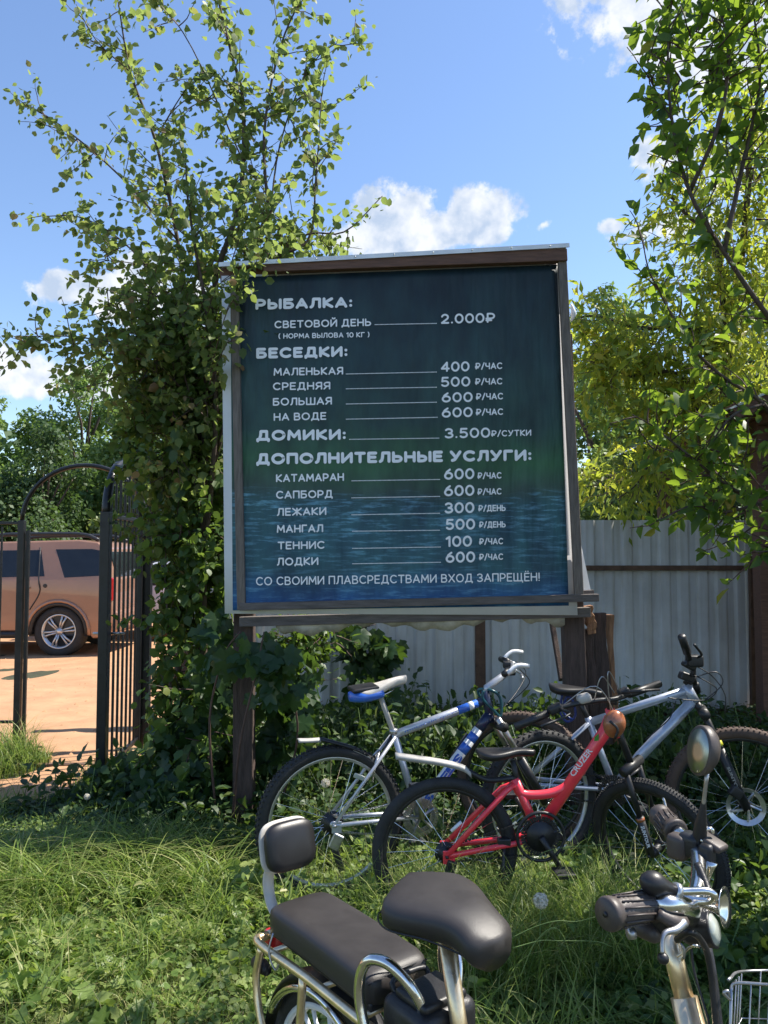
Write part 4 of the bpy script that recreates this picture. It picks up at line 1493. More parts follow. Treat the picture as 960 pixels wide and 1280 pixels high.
def wheel(rt, c, axis, r, tr=.026, rim='alloy', tyre='rubber', n=28, knobs=0, hub='steel', rim_w=.013, disc_r=0, reflector=None, cassette=0, side=1, ks=1.0):
    c, axis = Vector(c), Vector(axis).normalized()
    x = axis.orthogonal().normalized()
    if abs(axis.z) < .99:
        x = Vector((0, 0, 1)) - axis * axis.z
        x.normalize()
    y = axis.cross(x)

    def pt(a, rad, off=0):
        return c + (x * math.cos(a) + y * math.sin(a)) * rad + axis * off
    bm = bmesh.new()
    disc(bm, c, axis, .017, .10, 12)
    for s in (-1, 1):
        disc(bm, c + axis * s * .028, axis, .027, .004, 16)
    disc(bm, c, axis, .006, .145, 8)
    w = from_bm('wheel', bm, M[hub], rt, True)
    bm = bmesh.new()
    nseg, ms = 64, 10
    secs = []
    R0 = r - tr
    for k in range(nseg):
        a = 2 * math.pi * k / nseg
        secs.append([pt(a, R0 + tr * math.cos(b), tr * .95 * math.sin(b)) for b in np.linspace(0, 2 * math.pi, ms, endpoint=False)])
    rings = [[bm.verts.new(p) for p in s] for s in secs]
    for k in range(nseg):
        for j in range(ms):
            bm.faces.new((rings[k][j], rings[k][(j + 1) % ms], rings[(k + 1) % nseg][(j + 1) % ms], rings[(k + 1) % nseg][j]))
    for k in range(knobs):
        a = 2 * math.pi * k / knobs
        for row, (b, sz) in enumerate(((-.75, 1), (0, 1.25), (.75, 1))):
            aa = a + (math.pi / knobs if row == 1 else 0)
            p = pt(aa, R0 + tr * math.cos(b) * 1.04, tr * math.sin(b))
            rad = (p - c).normalized()
            tg = axis.cross(rad)
            m3 = Matrix((tg, axis, rad)).transposed()
            box(bm, p, (.009 * ks, .010 * sz * ks, .0055 * ks), m3)
    from_bm('tyre', bm, M[tyre], w, True)
    bm = bmesh.new()
    R1 = r - 2 * tr + .004
    prof = [(R1 + .006, -.011), (R1 + .006, .011), (R1 - rim_w, .009), (R1 - rim_w - .003, 0), (R1 - rim_w, -.009)]
    secs = [[pt(2 * math.pi * k / nseg, a, b) for a, b in prof] for k in range(nseg)]
    rings = [[bm.verts.new(p) for p in s] for s in secs]
    for k in range(nseg):
        for j in range(5):
            bm.faces.new((rings[k][j], rings[k][(j + 1) % 5], rings[(k + 1) % nseg][(j + 1) % 5], rings[(k + 1) % nseg][j]))
    from_bm('rim', bm, M[rim], w, True)
    for k in range(n):
        s = 1 if k % 2 else -1
        a = 2 * math.pi * k / n
        tw = .42 * (1 if (k // 2) % 2 else -1)
        o = bpy.data.objects.new('spoke', SPOKE)
        COL.objects.link(o)
        place_between(o, pt(a + tw * 1.6, .026, s * .028), pt(a, R1 - rim_w, 0), w)
    if disc_r:
        bm = bmesh.new()
        for k in range(40):
            a = 2 * math.pi * k / 40
            p = pt(a, disc_r - .012, side * .045)
            rad = (p - c).normalized()
            box(bm, p, (.020 + .0015 * (k % 2), .002, .0245), Matrix((axis.cross(rad), axis, rad)).transposed())
        for k in range(5):
            a = 2 * math.pi * k / 5
            tube(bm, [pt(a, .02, side * .045), pt(a + .5, disc_r - .02, side * .045)], .006, 5)
        from_bm('brake_disc', bm, M['alloy'], w, False)
    if reflector:
        bm = bmesh.new()
        p = pt(reflector, r * .62, .004)
        rad = (p - c).normalized()
        box(bm, p, (.028, .012, .085), Matrix((axis.cross(rad), axis, rad)).transposed())
        from_bm('spoke_reflector', bm, M['lens'], w, False, .004)
    if cassette:
        bm = bmesh.new()
        for i in range(6):
            rr = cassette - i * .006
            disc(bm, c + axis * side * (.018 + i * .005), axis, rr, .002, 36)
        from_bm('cassette', bm, M['steel' if False else 'plastic'], w, True)
    return w


def crank(rt, c, axis, r, ang, m='steel', guard=None, pedal='plastic', arm=.168):
    """chainrings, crank arms and pedals about a bottom bracket"""
    c, axis = Vector(c), Vector(axis).normalized()
    z = Vector((0, 0, 1))
    x = z.cross(axis).normalized()
    bm = bmesh.new()
    n = 36
    for off, rr in ((.045, r), (.036, r * .8)):
        for k in range(n):
            a = 2 * math.pi * k / n
            p = c + axis * off + (x * math.cos(a) + z * math.sin(a)) * (rr - .008)
            rad = (p - c - axis * off).normalized()
            box(bm, p, (2 * math.pi * rr / n * (.75 if k % 1 == 0 else 1), .0025, .018), Matrix((axis.cross(rad), axis, rad)).transposed())
        for k in range(5):
            a = 2 * math.pi * k / 5 + ang
            tube(bm, [c + axis * off, c + axis * off + (x * math.cos(a) + z * math.sin(a)) * (rr - .01)], .006, 5)
    ck = from_bm('crankset', bm, M[m], rt)
    if guard:
        bm = bmesh.new()
        tube(bm, [c + axis * .052 + (x * math.cos(a) + z * math.sin(a)) * guard for a in np.linspace(0, 2 * math.pi, 33)[:-1]], .007, 6, closed=True)
        disc(bm, c + axis * .050, axis, guard * .62, .003, 28)
        from_bm('chain_guard', bm, M['plastic'], ck, True)
    for s in (1, -1):
        d = (x * math.cos(ang) + z * math.sin(ang)) * s
        a = c + axis * s * .062
        e = a + d * arm
        part_tube('crank_arm', [a, e], [.014, .010], M[m], ck, 8)
        p = e + axis * s * .055
        part_box('pedal', p, (.085, .085, .020), M[pedal], ck, Matrix((x, axis, z)).transposed(), .004)
    return ck


def chain(rt, a, ra, b, rb, axis, m='steel'):
    a, b, axis = Vector(a), Vector(b), Vector(axis).normalized()
    z = Vector((0, 0, 1))
    bm = bmesh.new()
    for s in (1, -1):
        p, q = a + z * s * ra + axis * .04, b + z * s * rb + axis * .04
        n = 26
        for i in range(n):
            c = p.lerp(q, (i + .5) / n)
            box(bm, c, ((q - p).length / n * .8, .006, .007), frame(q - p))
    return props(from_bm('chain', bm, M[m], rt), None, None, None, 'stuff')


def saddle(name, parent, c, d, length, wr, wn, h, m, flat=1.0, rear=.5, tail_m=None, dip=0.0, label=None, drop=.02):
    """c: middle of the top, d: towards the nose"""
    c = Vector(c)
    fm = frame(d)
    secs = []
    n = 26
    for i in range(n + 1):
        t = i / n
        s = (t - .45) * length
        if t < .22:
            w = wr * (math.sin(math.pi / 2 * (t / .22)) ** .55 if t > 0 else .12)
        else:
            k = (t - .22) / .78
            w = wn + (wr - wn) * (0.5 + .5 * math.cos(math.pi * min(1, k * 1.28)))
        if t > .86:
            w *= math.sqrt(max(.03, 1 - ((t - .86) / .145) ** 2))
        w = max(w, .012)
        hh = h * (.62 + .38 * (w / wr)) * (1 if .03 < t < .97 else .5)
        zc = dip * (2 * t - 1) ** 2 - drop * max(0, t - .6) ** 2 * 6
        ring = []
        m_ = 18
        for j in range(m_):
            a = 2 * math.pi * j / m_
            ca, sa = math.cos(a), math.sin(a)
            yy = w * math.copysign(abs(ca) ** .75, ca)
            zz = (hh * .40 * abs(sa) ** .8 if sa > 0 else -hh * .60 * abs(sa) ** .55 * (1 - .2 * abs(ca)))
            ring.append(c + fm @ Vector((s, yy, zc - hh * .40 + zz)))
        secs.append(ring)
    bm = bmesh.new()
    loft(bm, secs)
    o = from_bm(name, bm, M[m], parent, True)
    return props(o, label)


def rbox(name, c, size, m, parent, rot=None, bevel=.01, seg=4, label=None):
    bm = bmesh.new()
    box(bm, c, size, rot)
    o = from_bm(name, bm, M[m], parent, False, bevel, seg)
    o.data.polygons.foreach_set('use_smooth', [True] * len(o.data.polygons))
    return props(o, label)


def plane_through(A, ang):
    h = Vector((math.cos(ang), math.sin(ang), 0))
    n = Vector((-h.y, h.x, 0))

    def pl(px, py, off=0.0):
        d = ray(px, py)
        o = Vector((0, 0, EYE))
        t = (Vector(A) + n * off - o).dot(n) / d.dot(n)
        return o + d * t
    return pl, h, n


def letters(txt, a, b, up, m, parent, bold=.02, name='lettering', lift=(0, 0, 0)):
    """flat lettering running from a to b, up = height vector"""
    cu = bpy.data.curves.new(name, 'FONT')
    cu.body = txt
    cu.offset = bold
    cu.resolution_u = 2
    ob = bpy.data.objects.new(name, cu)
    COL.objects.link(ob)
    dg = bpy.context.evaluated_depsgraph_get()
    dg.update()
    me = bpy.data.meshes.new_from_object(ob.evaluated_get(dg))
    bpy.data.objects.remove(ob)
    n = len(me.vertices)
    co = np.empty(n * 3, np.float32)
    me.vertices.foreach_get('co', co)
    co = co.reshape(-1, 3)
    u = (co[:, 0] - co[:, 0].min()) / np.ptp(co[:, 0])
    v = co[:, 1] / .727
    a_, b_, u_ = (np.array(tuple(q)) for q in (a, b, up))
    out = a_ + u[:, None] * (b_ - a_) + v[:, None] * u_ + np.array(lift)
    me.vertices.foreach_set('co', out.astype(np.float32).ravel())
    me.materials.clear()
    me.update()
    return link(name, me, M[m], parent, False)


CAMV = Vector((0, 0, EYE))


def toward(p, d):
    """p moved d metres towards where the rider's right side faces (the viewer's side)"""
    q = (CAMV - Vector(p))
    q.z = 0
    return Vector(p) + q.normalized() * d


# ---- bicycle one: silver frame with blue and white decals, hard-tail mountain bike
RA = P(414, 1018, 3.53)
RA.z = .337
FA = P(675, 987, 3.84)
FA.z = .337
angA = math.atan2(FA.y - RA.y, FA.x - RA.x)
plA, hA, nA = plane_through(RA, angA)
RT = root('bicycle', (RA.x, RA.y, 0), 'silver mountain bike with blue and white decals and a blue and cream saddle', 'bicycle')
wheel(RT, RA, nA, .340, .028, knobs=84, n=32, cassette=.052, side=-1)
steerA = Matrix.Rotation(R(6), 3, 'Z')
wheel(RT, FA, steerA @ nA, .335, .027, knobs=60, n=32, reflector=-2.2)
SA_top, BB = plA(492, 914), plA(522, 1018)
HT, HB = plA(607, 868), plA(613, 899)
fr = props(part_tube('frame', [HT + (HT - HB) * .15, HB - (HT - HB) * .1], .021, M['dark_blue'], RT, 12))
part_tube('seat_tube', [SA_top, BB], .0165, M['grey_paint'], fr, 10)
tt0, tt1 = plA(494, 918), plA(610, 874)
part_tube('top_tube', [tt0, tt1], .0195, M['silver_paint'], fr, 12)
part_tube('top_tube_decal', [tt0.lerp(tt1, .66), tt0.lerp(tt1, .88)], .0200, M['blue'], fr, 12)
part_tube('top_tube_decal', [tt0.lerp(tt1, .78), tt0.lerp(tt1, .83)], .0203, M['white_paint'], fr, 12)
part_tube('top_tube_decal', [tt0.lerp(tt1, .88), tt1], .0200, M['dark_blue'], fr, 12)
letters('mountain sport', toward(tt0.lerp(tt1, .10), .0205) + Vector((0, 0, -.004)), toward(tt0.lerp(tt1, .66), .0205) + Vector((0, 0, -.004)), Vector((0, 0, .012)), 'blue', fr)
part_tube('top_tube_decal', [tt0.lerp(tt1, .04) + Vector((0, 0, -.0125)), tt0.lerp(tt1, .70) + Vector((0, 0, -.0125))], .0095, M['rust_red'], fr, 8)
dt0, dt1 = plA(522, 1014), plA(612, 893)
part_tube('down_tube', [dt0, dt1], .0245, M['white_paint'], fr, 12)
for (a, b, m_) in ((.0, .10, 'silver_paint'), (.60, .68, 'blue'), (.72, .79, 'blue'), (.84, 1.0, 'dark_blue')):
    part_tube('down_tube_decal', [dt0.lerp(dt1, a), dt0.lerp(dt1, b)], .0250, M[m_], fr, 12)
dd = (dt1 - dt0)
upv = dd.cross(nA).normalized()
if upv.z < 0:
    upv = -upv
letters('STELS', toward(dt0.lerp(dt1, .10), .0262) - upv * .018, toward(dt0.lerp(dt1, .59), .0262) - upv * .018, upv * .036, 'blue', fr, .05)
for s in (-1, 1):
    o_ = nA * s * .055
    part_tube('chain_stay', [RA + o_, BB + nA * s * .035], .0095, M['silver_paint'], fr, 8)
    part_tube('seat_stay', [RA + o_, SA_top + nA * s * .028 + Vector((0, 0, -.02))], .0080, M['silver_paint'], fr, 8)
    part_box('dropout', RA + o_ + Vector((.012, 0, -.008)), (.045, .005, .05), M['silver_paint'], fr, Matrix.Rotation(angA, 3, 'Z'), .002)
sp = plA(476, 868)
part_tube('seat_post', [SA_top + (BB - SA_top) * .12, sp + Vector((0, 0, -.015))], .0125, M['mudguard'], RT, 10)
part_tube('seat_clamp', [SA_top + Vector((0, 0, -.012)), SA_top + Vector((0, 0, .012))], .021, M['steel'], RT, 12)
sd_ = saddle('saddle', RT, plA(470, 858) + Vector((0, 0, .012)), hA + Vector((0, 0, .28)), .27, .072, .022, .055, 'cream', dip=.012)
# blue rear shell of the saddle
bm = bmesh.new()
fm = frame(hA + Vector((0, 0, .10)))
c0 = plA(456, 868)
secs = []
for i in range(9):
    t = i / 8
    w = .076 * (math.sin(math.pi / 2 * min(1, t / .35)) ** .6 if t > 0 else .3) * (1 - .25 * max(0, t - .6))
    hh = .036 * (.7 + .3 * math.sin(math.pi * t))
    secs.append([c0 + fm @ Vector(((t - .5) * .15, w * math.copysign(abs(math.cos(a)) ** .7, math.cos(a)), hh * .85 * math.sin(a))) for a in np.linspace(0, 2 * math.pi, 16, endpoint=False)])
loft(bm, secs)
from_bm('saddle_shell', bm, M['blue'], sd_, True)
rbox('saddle_pad', c0 + Vector((-.008, 0, .030)), (.125, .12, .020), 'vinyl_black', sd_, fm, .009)
part_tube('saddle_rail', [c0 + fm @ Vector((-.03, .02, -.02)), sp + Vector((0, .0, -.006)), sp + fm @ Vector((.07, .01, .01))], .0035, M['chrome'], sd_, 6, 3)
# rear mudguard: light tip, dark middle, light front end
mg = [(372, 925), (385, 925), (400, 924), (420, 929), (440, 935), (458, 943), (468, 952)]
for (a, b, m_) in ((0, 2, 'mudguard'), (2, 5, 'plastic'), (4, 6, 'mudguard')):
    bm = bmesh.new()
    p3 = curve([plA(x, y - (1 if m_ == 'plastic' else 0)) for x, y in mg[a:b + 1]], 4)
    secs = []
    for p in p3:
        secs.append([p + nA * s * .026 + Vector((0, 0, z)) for s, z in ((-1, -.007), (-.6, .004), (0, .008), (.6, .004), (1, -.007), (.6, .001), (0, .005), (-.6, .001))])
    loft(bm, secs)
    from_bm('mudguard', bm, M[m_], RT, True)
part_tube('mudguard_arm', [plA(468, 952), plA(480, 940), SA_top], .007, M['plastic'], RT, 6)
for s in (-1, 1):
    part_tube('brake_arm', [plA(463, 975) + nA * s * .03, plA(467, 950) + nA * s * .035, plA(474, 938) + nA * s * .01], .006, M['steel'], RT, 6)
rbox('rear_reflector', plA(446, 968) - nA * .04, (.05, .010, .022), 'lens', RT, Matrix.Rotation(R(20), 3, 'Y'), .004)
part_tube('pump', [toward(plA(566, 950), -.03), toward(plA(586, 920), -.03)], .016, M['plastic'], RT, 10)
crank(RT, BB, -nA, .085, R(100), 'steel', arm=.165)
chain(RT, RA, .035, BB, .085, -nA)
part_box('rear_derailleur', RA + Vector((.01, 0, -.07)) - nA * .055, (.05, .02, .07), M['steel'], RT, Matrix.Rotation(R(25), 3, 'Y'), .006)
part_box('derailleur_cage', RA + Vector((.02, 0, -.15)) - nA * .055, (.03, .012, .10), M['plastic'], RT, Matrix.Rotation(R(-20), 3, 'Y'), .004)
# fork
CR = plA(622, 905)
fk = part_tube('fork', [HB, CR], .018, M['plastic'], RT, 10)
for s in (-1, 1):
    o_ = nA * s * .052
    t0 = CR + o_ * .95
    e = FA + o_
    mid = t0.lerp(e, .42)
    part_tube('stanchion', [t0 + (t0 - e) * .10, mid], .0150, M['steel'], fk, 10)
    part_tube('fork_leg', [mid, e], .0200, M['plastic'], fk, 12)
part_tube('fork_crown', [CR - nA * .075, CR + nA * .075], .024, M['plastic'], fk, 10)
part_tube('fork_brace', [CR.lerp(FA, .42) - nA * .055, CR.lerp(FA, .36) + hA * .02, CR.lerp(FA, .42) + nA * .055], .012, M['plastic'], fk, 8, 4)
# stem and bars, turned so that the bar runs along the line of sight
ST0, ST1 = plA(608, 860), plA(641, 836)
part_tube('stem', [HT, ST0, ST1], [.016, .018, .016], M['silver_paint'], RT, 10)
bx = Matrix.Rotation(R(-24), 3, 'Z') @ nA
bar_ = [ST1 - bx * .24 - hA * .04 + Vector((0, 0, .015)), ST1 - bx * .12 + Vector((0, 0, .01)), ST1, ST1 + bx * .12 + Vector((0, 0, .01)), ST1 + bx * .26 - hA * .04 + Vector((0, 0, .015))]
hb = part_tube('handlebar', bar_, .0115, M['alloy'], RT, 8, 4)
for s, e in ((-1, bar_[0]), (1, bar_[-1])):
    inn = e - bx * s * .12 + hA * .02
    part_tube('grip', [inn, e - hA * .015], .0155, M['plastic'], hb, 10)
    part_tube('bar_end', [e, e + hA * .05 + Vector((0, 0, .035)), e + hA * .11 + Vector((0, 0, .03))], .0105, M['white_paint'], hb, 8, 3)
    part_tube('brake_lever', [inn + hA * .02, inn + hA * .055 + Vector((0, 0, -.02)), inn + hA * .06 + bx * s * .08 + Vector((0, 0, -.03))], .006, M['alloy'], hb, 6, 3)
    rbox('shifter', inn + Vector((0, 0, -.012)) - bx * s * .02, (.05, .04, .035), 'plastic', hb, None, .008)
    part_tube('brake_cable', [inn + hA * .05, inn + hA * .10 + Vector((0, 0, -.07)), plA(634, 880), plA(612, 890)], .0025, M['plastic'], hb, 5, 5)
part_tube('cable_lock', [plA(601, 862) - nA * .03, plA(600, 872) - nA * .03, plA(612, 885) - nA * .035, plA(622, 893) - nA * .035, plA(622, 872) - nA * .03, plA(612, 862) - nA * .028, plA(601, 864) + nA * .03, plA(606, 878) + nA * .03], .007, M['dark_blue'] if False else mat('teal vinyl', (.01, .07, .09), .3, var=.2), RT, 8, 5)

# ---- bicycle two: small red bicycle, bars and front wheel turned towards the viewer
RB = P(556, 1047, 3.27)
RB.z = .305
angB = R(3)
plB, hB_, nB = plane_through(RB, angB)
BT = root('bicycle', (RB.x, RB.y, 0), 'small coral red bicycle with its front wheel turned towards the viewer', 'bicycle')
wheel(BT, RB, nB, .305, .025, rim='plastic', n=24, cassette=.045, side=-1, hub='plastic')
SB = [(650, 980), (653, 1005)]
BBb = plB(672, 1040)
HBt, HBb = plB(765, 893), plB(772, 918)
frb = part_tube('frame', [plB(763, 897), plB(756, 915), BBb], [.026, .027, .024], M['red'], BT, 14)
frb['label'] = 'coral red frame tube with white lettering'
part_tube('top_tube', [plB(644, 979), plB(652, 992), plB(680, 993), plB(705, 985), plB(728, 962)], .019, M['red'], frb, 12, 5)
part_tube('seat_tube', [plB(643, 973), plB(660, 1012), BBb], .0185, M['red'], frb, 12)
for s in (-1, 1):
    e = RB + nB * s * .055
    part_tube('seat_stay', [e, plB(630, 987) + nB * s * .03, plB(646, 978)], .0120, M['red'], frb, 8)
    part_tube('chain_stay', [e, plB(648, 1050) + nB * s * .03, BBb + nB * s * .02], .0120, M['red'], frb, 8)
    part_box('dropout', e + Vector((.01, 0, -.005)), (.05, .006, .055), M['red'], frb, None, .003)
part_tube('head_tube', [plB(762, 886), plB(772, 921)], .021, M['red'], frb, 12)
c_a, c_b = plB(697, 987), plB(738, 931)
dB = (c_b - c_a).normalized()
upB = dB.cross(nB).normalized()
if upB.z < 0:
    upB = -upB
letters('CRUZER', c_a.lerp(c_b, .36) - nB * .0285 - upB * .012, c_a.lerp(c_b, .94) - nB * .0285 - upB * .012, upB * .026, 'white_paint', frb, .02)
bm = bmesh.new()
vs = [bm.verts.new(p - nB * .0292) for p in (c_b + upB * .008 + dB * .022, c_b - upB * .006 + dB * .035, c_b + upB * .012 + dB * .06, c_b + upB * .016 + dB * .035)]
bm.faces.new(vs)
o = from_bm('green_mark', bm, mat('leaf green decal', (.05, .25, .03), .4), frb)
o.modifiers.new('t', 'SOLIDIFY').thickness = .0008
part_tube('white_mark', [plB(561, 1032) - nB * .066, plB(574, 1021) - nB * .060], .007, M['white_paint'], frb, 6)
ms_ = part_tube('seat_post', [plB(648, 985), plB(641, 950)], .0125, M['plastic'], BT, 10)
saddle('saddle', BT, plB(628, 938) + Vector((0, 0, .006)), hB_ + Vector((0, 0, .05)), .25, .066, .022, .045, 'vinyl_black', dip=.008)
crank(BT, BBb, -nB, .080, R(-58), 'plastic', guard=.098, arm=.145)
chain(BT, RB, .03, BBb, .075, -nB, 'plastic')
part_box('rear_derailleur', RB + Vector((.012, 0, -.06)) - nB * .06, (.04, .02, .09), M['plastic'], BT, Matrix.Rotation(R(15), 3, 'Y'), .006)
part_box('chain_stay_clamp', plB(628, 1049) - nB * .03, (.055, .03, .03), M['plastic'], BT, None, .005)
part_tube('kickstand', [plB(628, 1052) - nB * .03, plB(624, 1095) - nB * .03 + Vector((0, -.06, 0))], .008, M['plastic'], BT, 6)
# light rear mudguard standing off behind the saddle
bm = bmesh.new()
secs = []
for p in curve([plB(494, 943), plB(515, 946), plB(550, 951), plB(578, 958), plB(588, 966)], 4):
    secs.append([p + nB * s * .030 + Vector((0, 0, z)) for s, z in ((-1, -.014), (-.6, .004), (0, .009), (.6, .004), (1, -.014), (.6, -.001), (0, .005), (-.6, -.001))])
loft(bm, secs)
from_bm('mudguard', bm, M['mudguard'], BT, True)
part_tube('mudguard_stay', [plB(585, 964), plB(610, 975), plB(645, 972)], .012, M['plastic'], BT, 8, 4)
# steering parts, turned 52 degrees to the rider's right
ax0 = plB(765, 893)
FB = plB(816, 1046)
FB = ax0 + (FB - ax0)
FB.z = .305
FB.x = ax0.x + .165
saxis = (ax0 - FB).normalized()
rotS = Matrix.Rotation(R(-52), 3, saxis)
nS = rotS @ nB
hS = rotS @ hB_
FBc = ax0 + rotS @ (FB - ax0 + hB_ * .02)
FBc = FBc
wheel(BT, FBc, nS, .305, .025, rim='plastic', n=24, hub='plastic', knobs=140, ks=.6)
crn = FBc + saxis * .36
fkB = part_tube('fork', [crn, ax0 + saxis * .02], .015, M['plastic'], BT, 10)
for s in (-1, 1):
    e = FBc + nS * s * .05
    t = crn + nS * s * .05
    part_tube('fork_leg', [e, t.lerp(e, .55)], .0175, M['plastic'], fkB, 10)
    part_tube('stanchion', [t, t.lerp(e, .58)], .0125, M['plastic'], fkB, 10)
    if s == -1:
        q0, q1 = t.lerp(e, .40), t.lerp(e, .48)
        part_tube('fork_decal', [t.lerp(e, .56), t.lerp(e, .60)], .0182, M['orange'], fkB, 10)
        dq = (e - t).normalized()
        vv = (CAMV - t)
        vv = (vv - dq * vv.dot(dq)).normalized()
        uu = vv.cross(dq)
        letters('SUNTOUR', t.lerp(e, .64) + vv * .0185 - uu * .007, t.lerp(e, .90) + vv * .0185 - uu * .007, uu * .014, 'white_paint', fkB, .03)
part_tube('fork_crown', [crn - nS * .07, crn + nS * .07], .021, M['plastic'], fkB, 10)
part_tube('fork_brace', [FBc + saxis * .33 + nS * .05, FBc + saxis * .345 + hS * .02, FBc + saxis * .33 - nS * .05], .006, M['plastic'], fkB, 8, 4)
sB = ax0 + saxis * .055
part_tube('stem', [ax0, sB, sB + hS * .035 + Vector((0, 0, .01))], .015, M['plastic'], BT, 10)
g1, g2 = P(645, 907, 3.20), P(822, 856, 3.48)
barB = [P(655, 903, 3.20), P(702, 884, 3.24), P(745, 876, 3.26), P(768, 874, 3.28), P(790, 866, 3.36), P(818, 857, 3.46)]
hbB = part_tube('handlebar', barB, .0115, M['plastic'], BT, 8, 4)
part_tube('grip', [P(644, 909, 3.19), P(684, 892, 3.22)], .0165, M['plastic'], hbB, 10)
part_tube('grip', [P(786, 868, 3.35), P(824, 855, 3.49)], .0165, M['plastic'], hbB, 10)
rbox('shifter', P(694, 886, 3.22), (.06, .045, .035), 'plastic', hbB, Matrix.Rotation(R(-25), 3, 'Y'), .01)
rbox('bell', P(730, 873, 3.26), (.06, .05, .04), 'mudguard', hbB, Matrix.Rotation(R(-15), 3, 'Y'), .016)
rbox('shifter', P(780, 866, 3.33), (.05, .045, .04), 'plastic', hbB, Matrix.Rotation(R(-25), 3, 'Y'), .01)
part_tube('brake_lever', [P(700, 886, 3.2), P(712, 893, 3.14), P(676, 908, 3.08)], .006, M['plastic'], hbB, 6, 4)
part_tube('brake_lever', [P(778, 866, 3.3), P(798, 864, 3.24), P(824, 862, 3.3)], .006, M['plastic'], hbB, 6, 4)
for (a, b, c) in (((768, 866), (752, 846), (742, 880)), ((776, 866), (760, 840), (764, 900)), ((700, 884), (745, 858), (775, 905))):
    part_tube('brake_cable', [P(*a, 3.28), P(*b, 3.22), P(*c, 3.26)], .0026, M['steel'], hbB, 5, 6)
# round amber lamp in front of the head tube
bm = bmesh.new()
bmesh.ops.create_uvsphere(bm, u_segments=20, v_segments=14, radius=1)
cc = P(768, 905, 3.20)
for v in bm.verts:
    v.co = Vector((v.co.x * .046, v.co.y * .036, v.co.z * .058))
    v.co = Matrix.Rotation(R(12), 3, 'Y') @ v.co + cc
from_bm('front_lamp', bm, M['orange'], BT, True)
part_tube('lamp_band', [cc + Vector((-.03, -.036, .02)), cc + Vector((.0, -.045, -.01)), cc + Vector((-.01, -.04, -.05))], .006, M['plastic'], BT, 6, 3)

# ---- bicycle three: pale grey mountain bike standing behind, leaning to the fence
RC = P(655, 970, 4.08)
RC.z = .355
FC = P(930, 997, 3.72)
FC.z = .355
angC = math.atan2(FC.y - RC.y, FC.x - RC.x)
plC, hC, nC = plane_through(RC, angC)
CT = root('bicycle', (RC.x, RC.y, 0), 'pale grey mountain bike with black fork and disc brake nearest the fence', 'bicycle')
wheel(CT, RC, nC, .360, .028, rim='plastic', tyre='rubber_brown', n=28, knobs=90, ks=.75, cassette=.06, side=-1, hub='plastic')
rotC = Matrix.Rotation(R(4), 3, 'Z')
wheel(CT, FC, rotC @ nC, .360, .028, rim='plastic', tyre='rubber_brown', n=28, knobs=90, ks=.75, disc_r=.088, side=-1, hub='plastic')
BC = plC(768, 985)
ST = plC(737, 903)
HC0, HC1 = plC(857, 856), plC(869, 878)
frc = part_tube('frame', [HC0, HC1], .024, M['grey_paint'], CT, 14)
part_tube('seat_tube', [ST + (ST - BC) * .08, BC], .0175, M['grey_paint'], frc, 10)
part_tube('top_tube', [plC(740, 902), plC(860, 862)], .0205, M['grey_paint'], frc, 12)
part_tube('down_tube', [BC, plC(800, 945), plC(866, 876)], .026, M['grey_paint'], frc, 12)
for s in (-1, 1):
    part_tube('seat_stay', [RC + nC * s * .06, ST + nC * s * .025], .0095, M['grey_paint'], frc, 8)
    part_tube('chain_stay', [RC + nC * s * .06, BC + nC * s * .03], .0115, M['grey_paint'], frc, 8)
spC = plC(722, 872)
part_tube('seat_post', [ST, spC], .0145, M['plastic'], CT, 10)
saddle('saddle', CT, plC(716, 858), hC + Vector((0, 0, -.04)), .27, .07, .022, .05, 'vinyl_black', dip=.008)
part_tube('cable_lock', [plC(703, 868), plC(700, 888), plC(708, 902), plC(719, 895), plC(716, 876), plC(708, 872), plC(704, 890), plC(714, 899)], .0065, mat('dark blue vinyl', (.012, .03, .16), .3, var=.2), CT, 8, 5)
crank(CT, BC, -nC, .075, R(-20), 'plastic', arm=.17)
chain(CT, RC, .05, BC, .07, -nC, 'plastic')
crC = plC(879, 890)
fkC = part_tube('fork', [HC1, crC], .019, M['plastic'], CT, 10)
nF = rotC @ nC
for s in (-1, 1):
    e = FC + nF * s * .055
    t = crC + nF * s * .055
    part_tube('stanchion', [t + (t - e) * .05, t.lerp(e, .45)], .0155, M['plastic'], fkC, 10)
    part_tube('fork_leg', [t.lerp(e, .38), e], .0205, M['plastic'], fkC, 12)
    if s == -1:
        part_tube('fork_decal', [t.lerp(e, .30), t.lerp(e, .345)], .0225, M['yellow'], fkC, 12)
        dq = (e - t).normalized()
        vv = (CAMV - t)
        vv = (vv - dq * vv.dot(dq)).normalized()
        uu = vv.cross(dq)
        letters('SUNTOUR', t.lerp(e, .56) + vv * .0216 - uu * .007, t.lerp(e, .86) + vv * .0216 - uu * .007, uu * .013, 'mudguard', fkC, .02)
part_tube('fork_crown', [crC - nF * .08, crC + nF * .08], .025, M['plastic'], fkC, 10)
rbox('brake_caliper', FC + nF * -.075 + Vector((-.05, 0, .075)), (.06, .035, .05), 'plastic', fkC, Matrix.Rotation(R(35), 3, 'Y'), .008)
stC = plC(866, 848)
part_tube('stem', [HC0, stC, stC + hC * .0 + Vector((0, 0, .012))], .019, M['plastic'], CT, 10)
barC = [P(871, 862, 4.08), P(868, 852, 3.95), stC + Vector((0, 0, .01)), P(866, 836, 3.66), P(858, 812, 3.52), P(852, 797, 3.45)]
hbC = part_tube('handlebar', barC, .0125, M['plastic'], CT, 10, 4)
part_tube('grip', [P(859, 816, 3.54), P(852, 796, 3.45)], .0175, M['plastic'], hbC, 12)
part_tube('grip', [P(870, 856, 3.98), P(872, 864, 4.1)], .017, M['plastic'], hbC, 12)
rbox('shifter', P(868, 826, 3.6), (.07, .06, .055), 'plastic', hbC, None, .012)
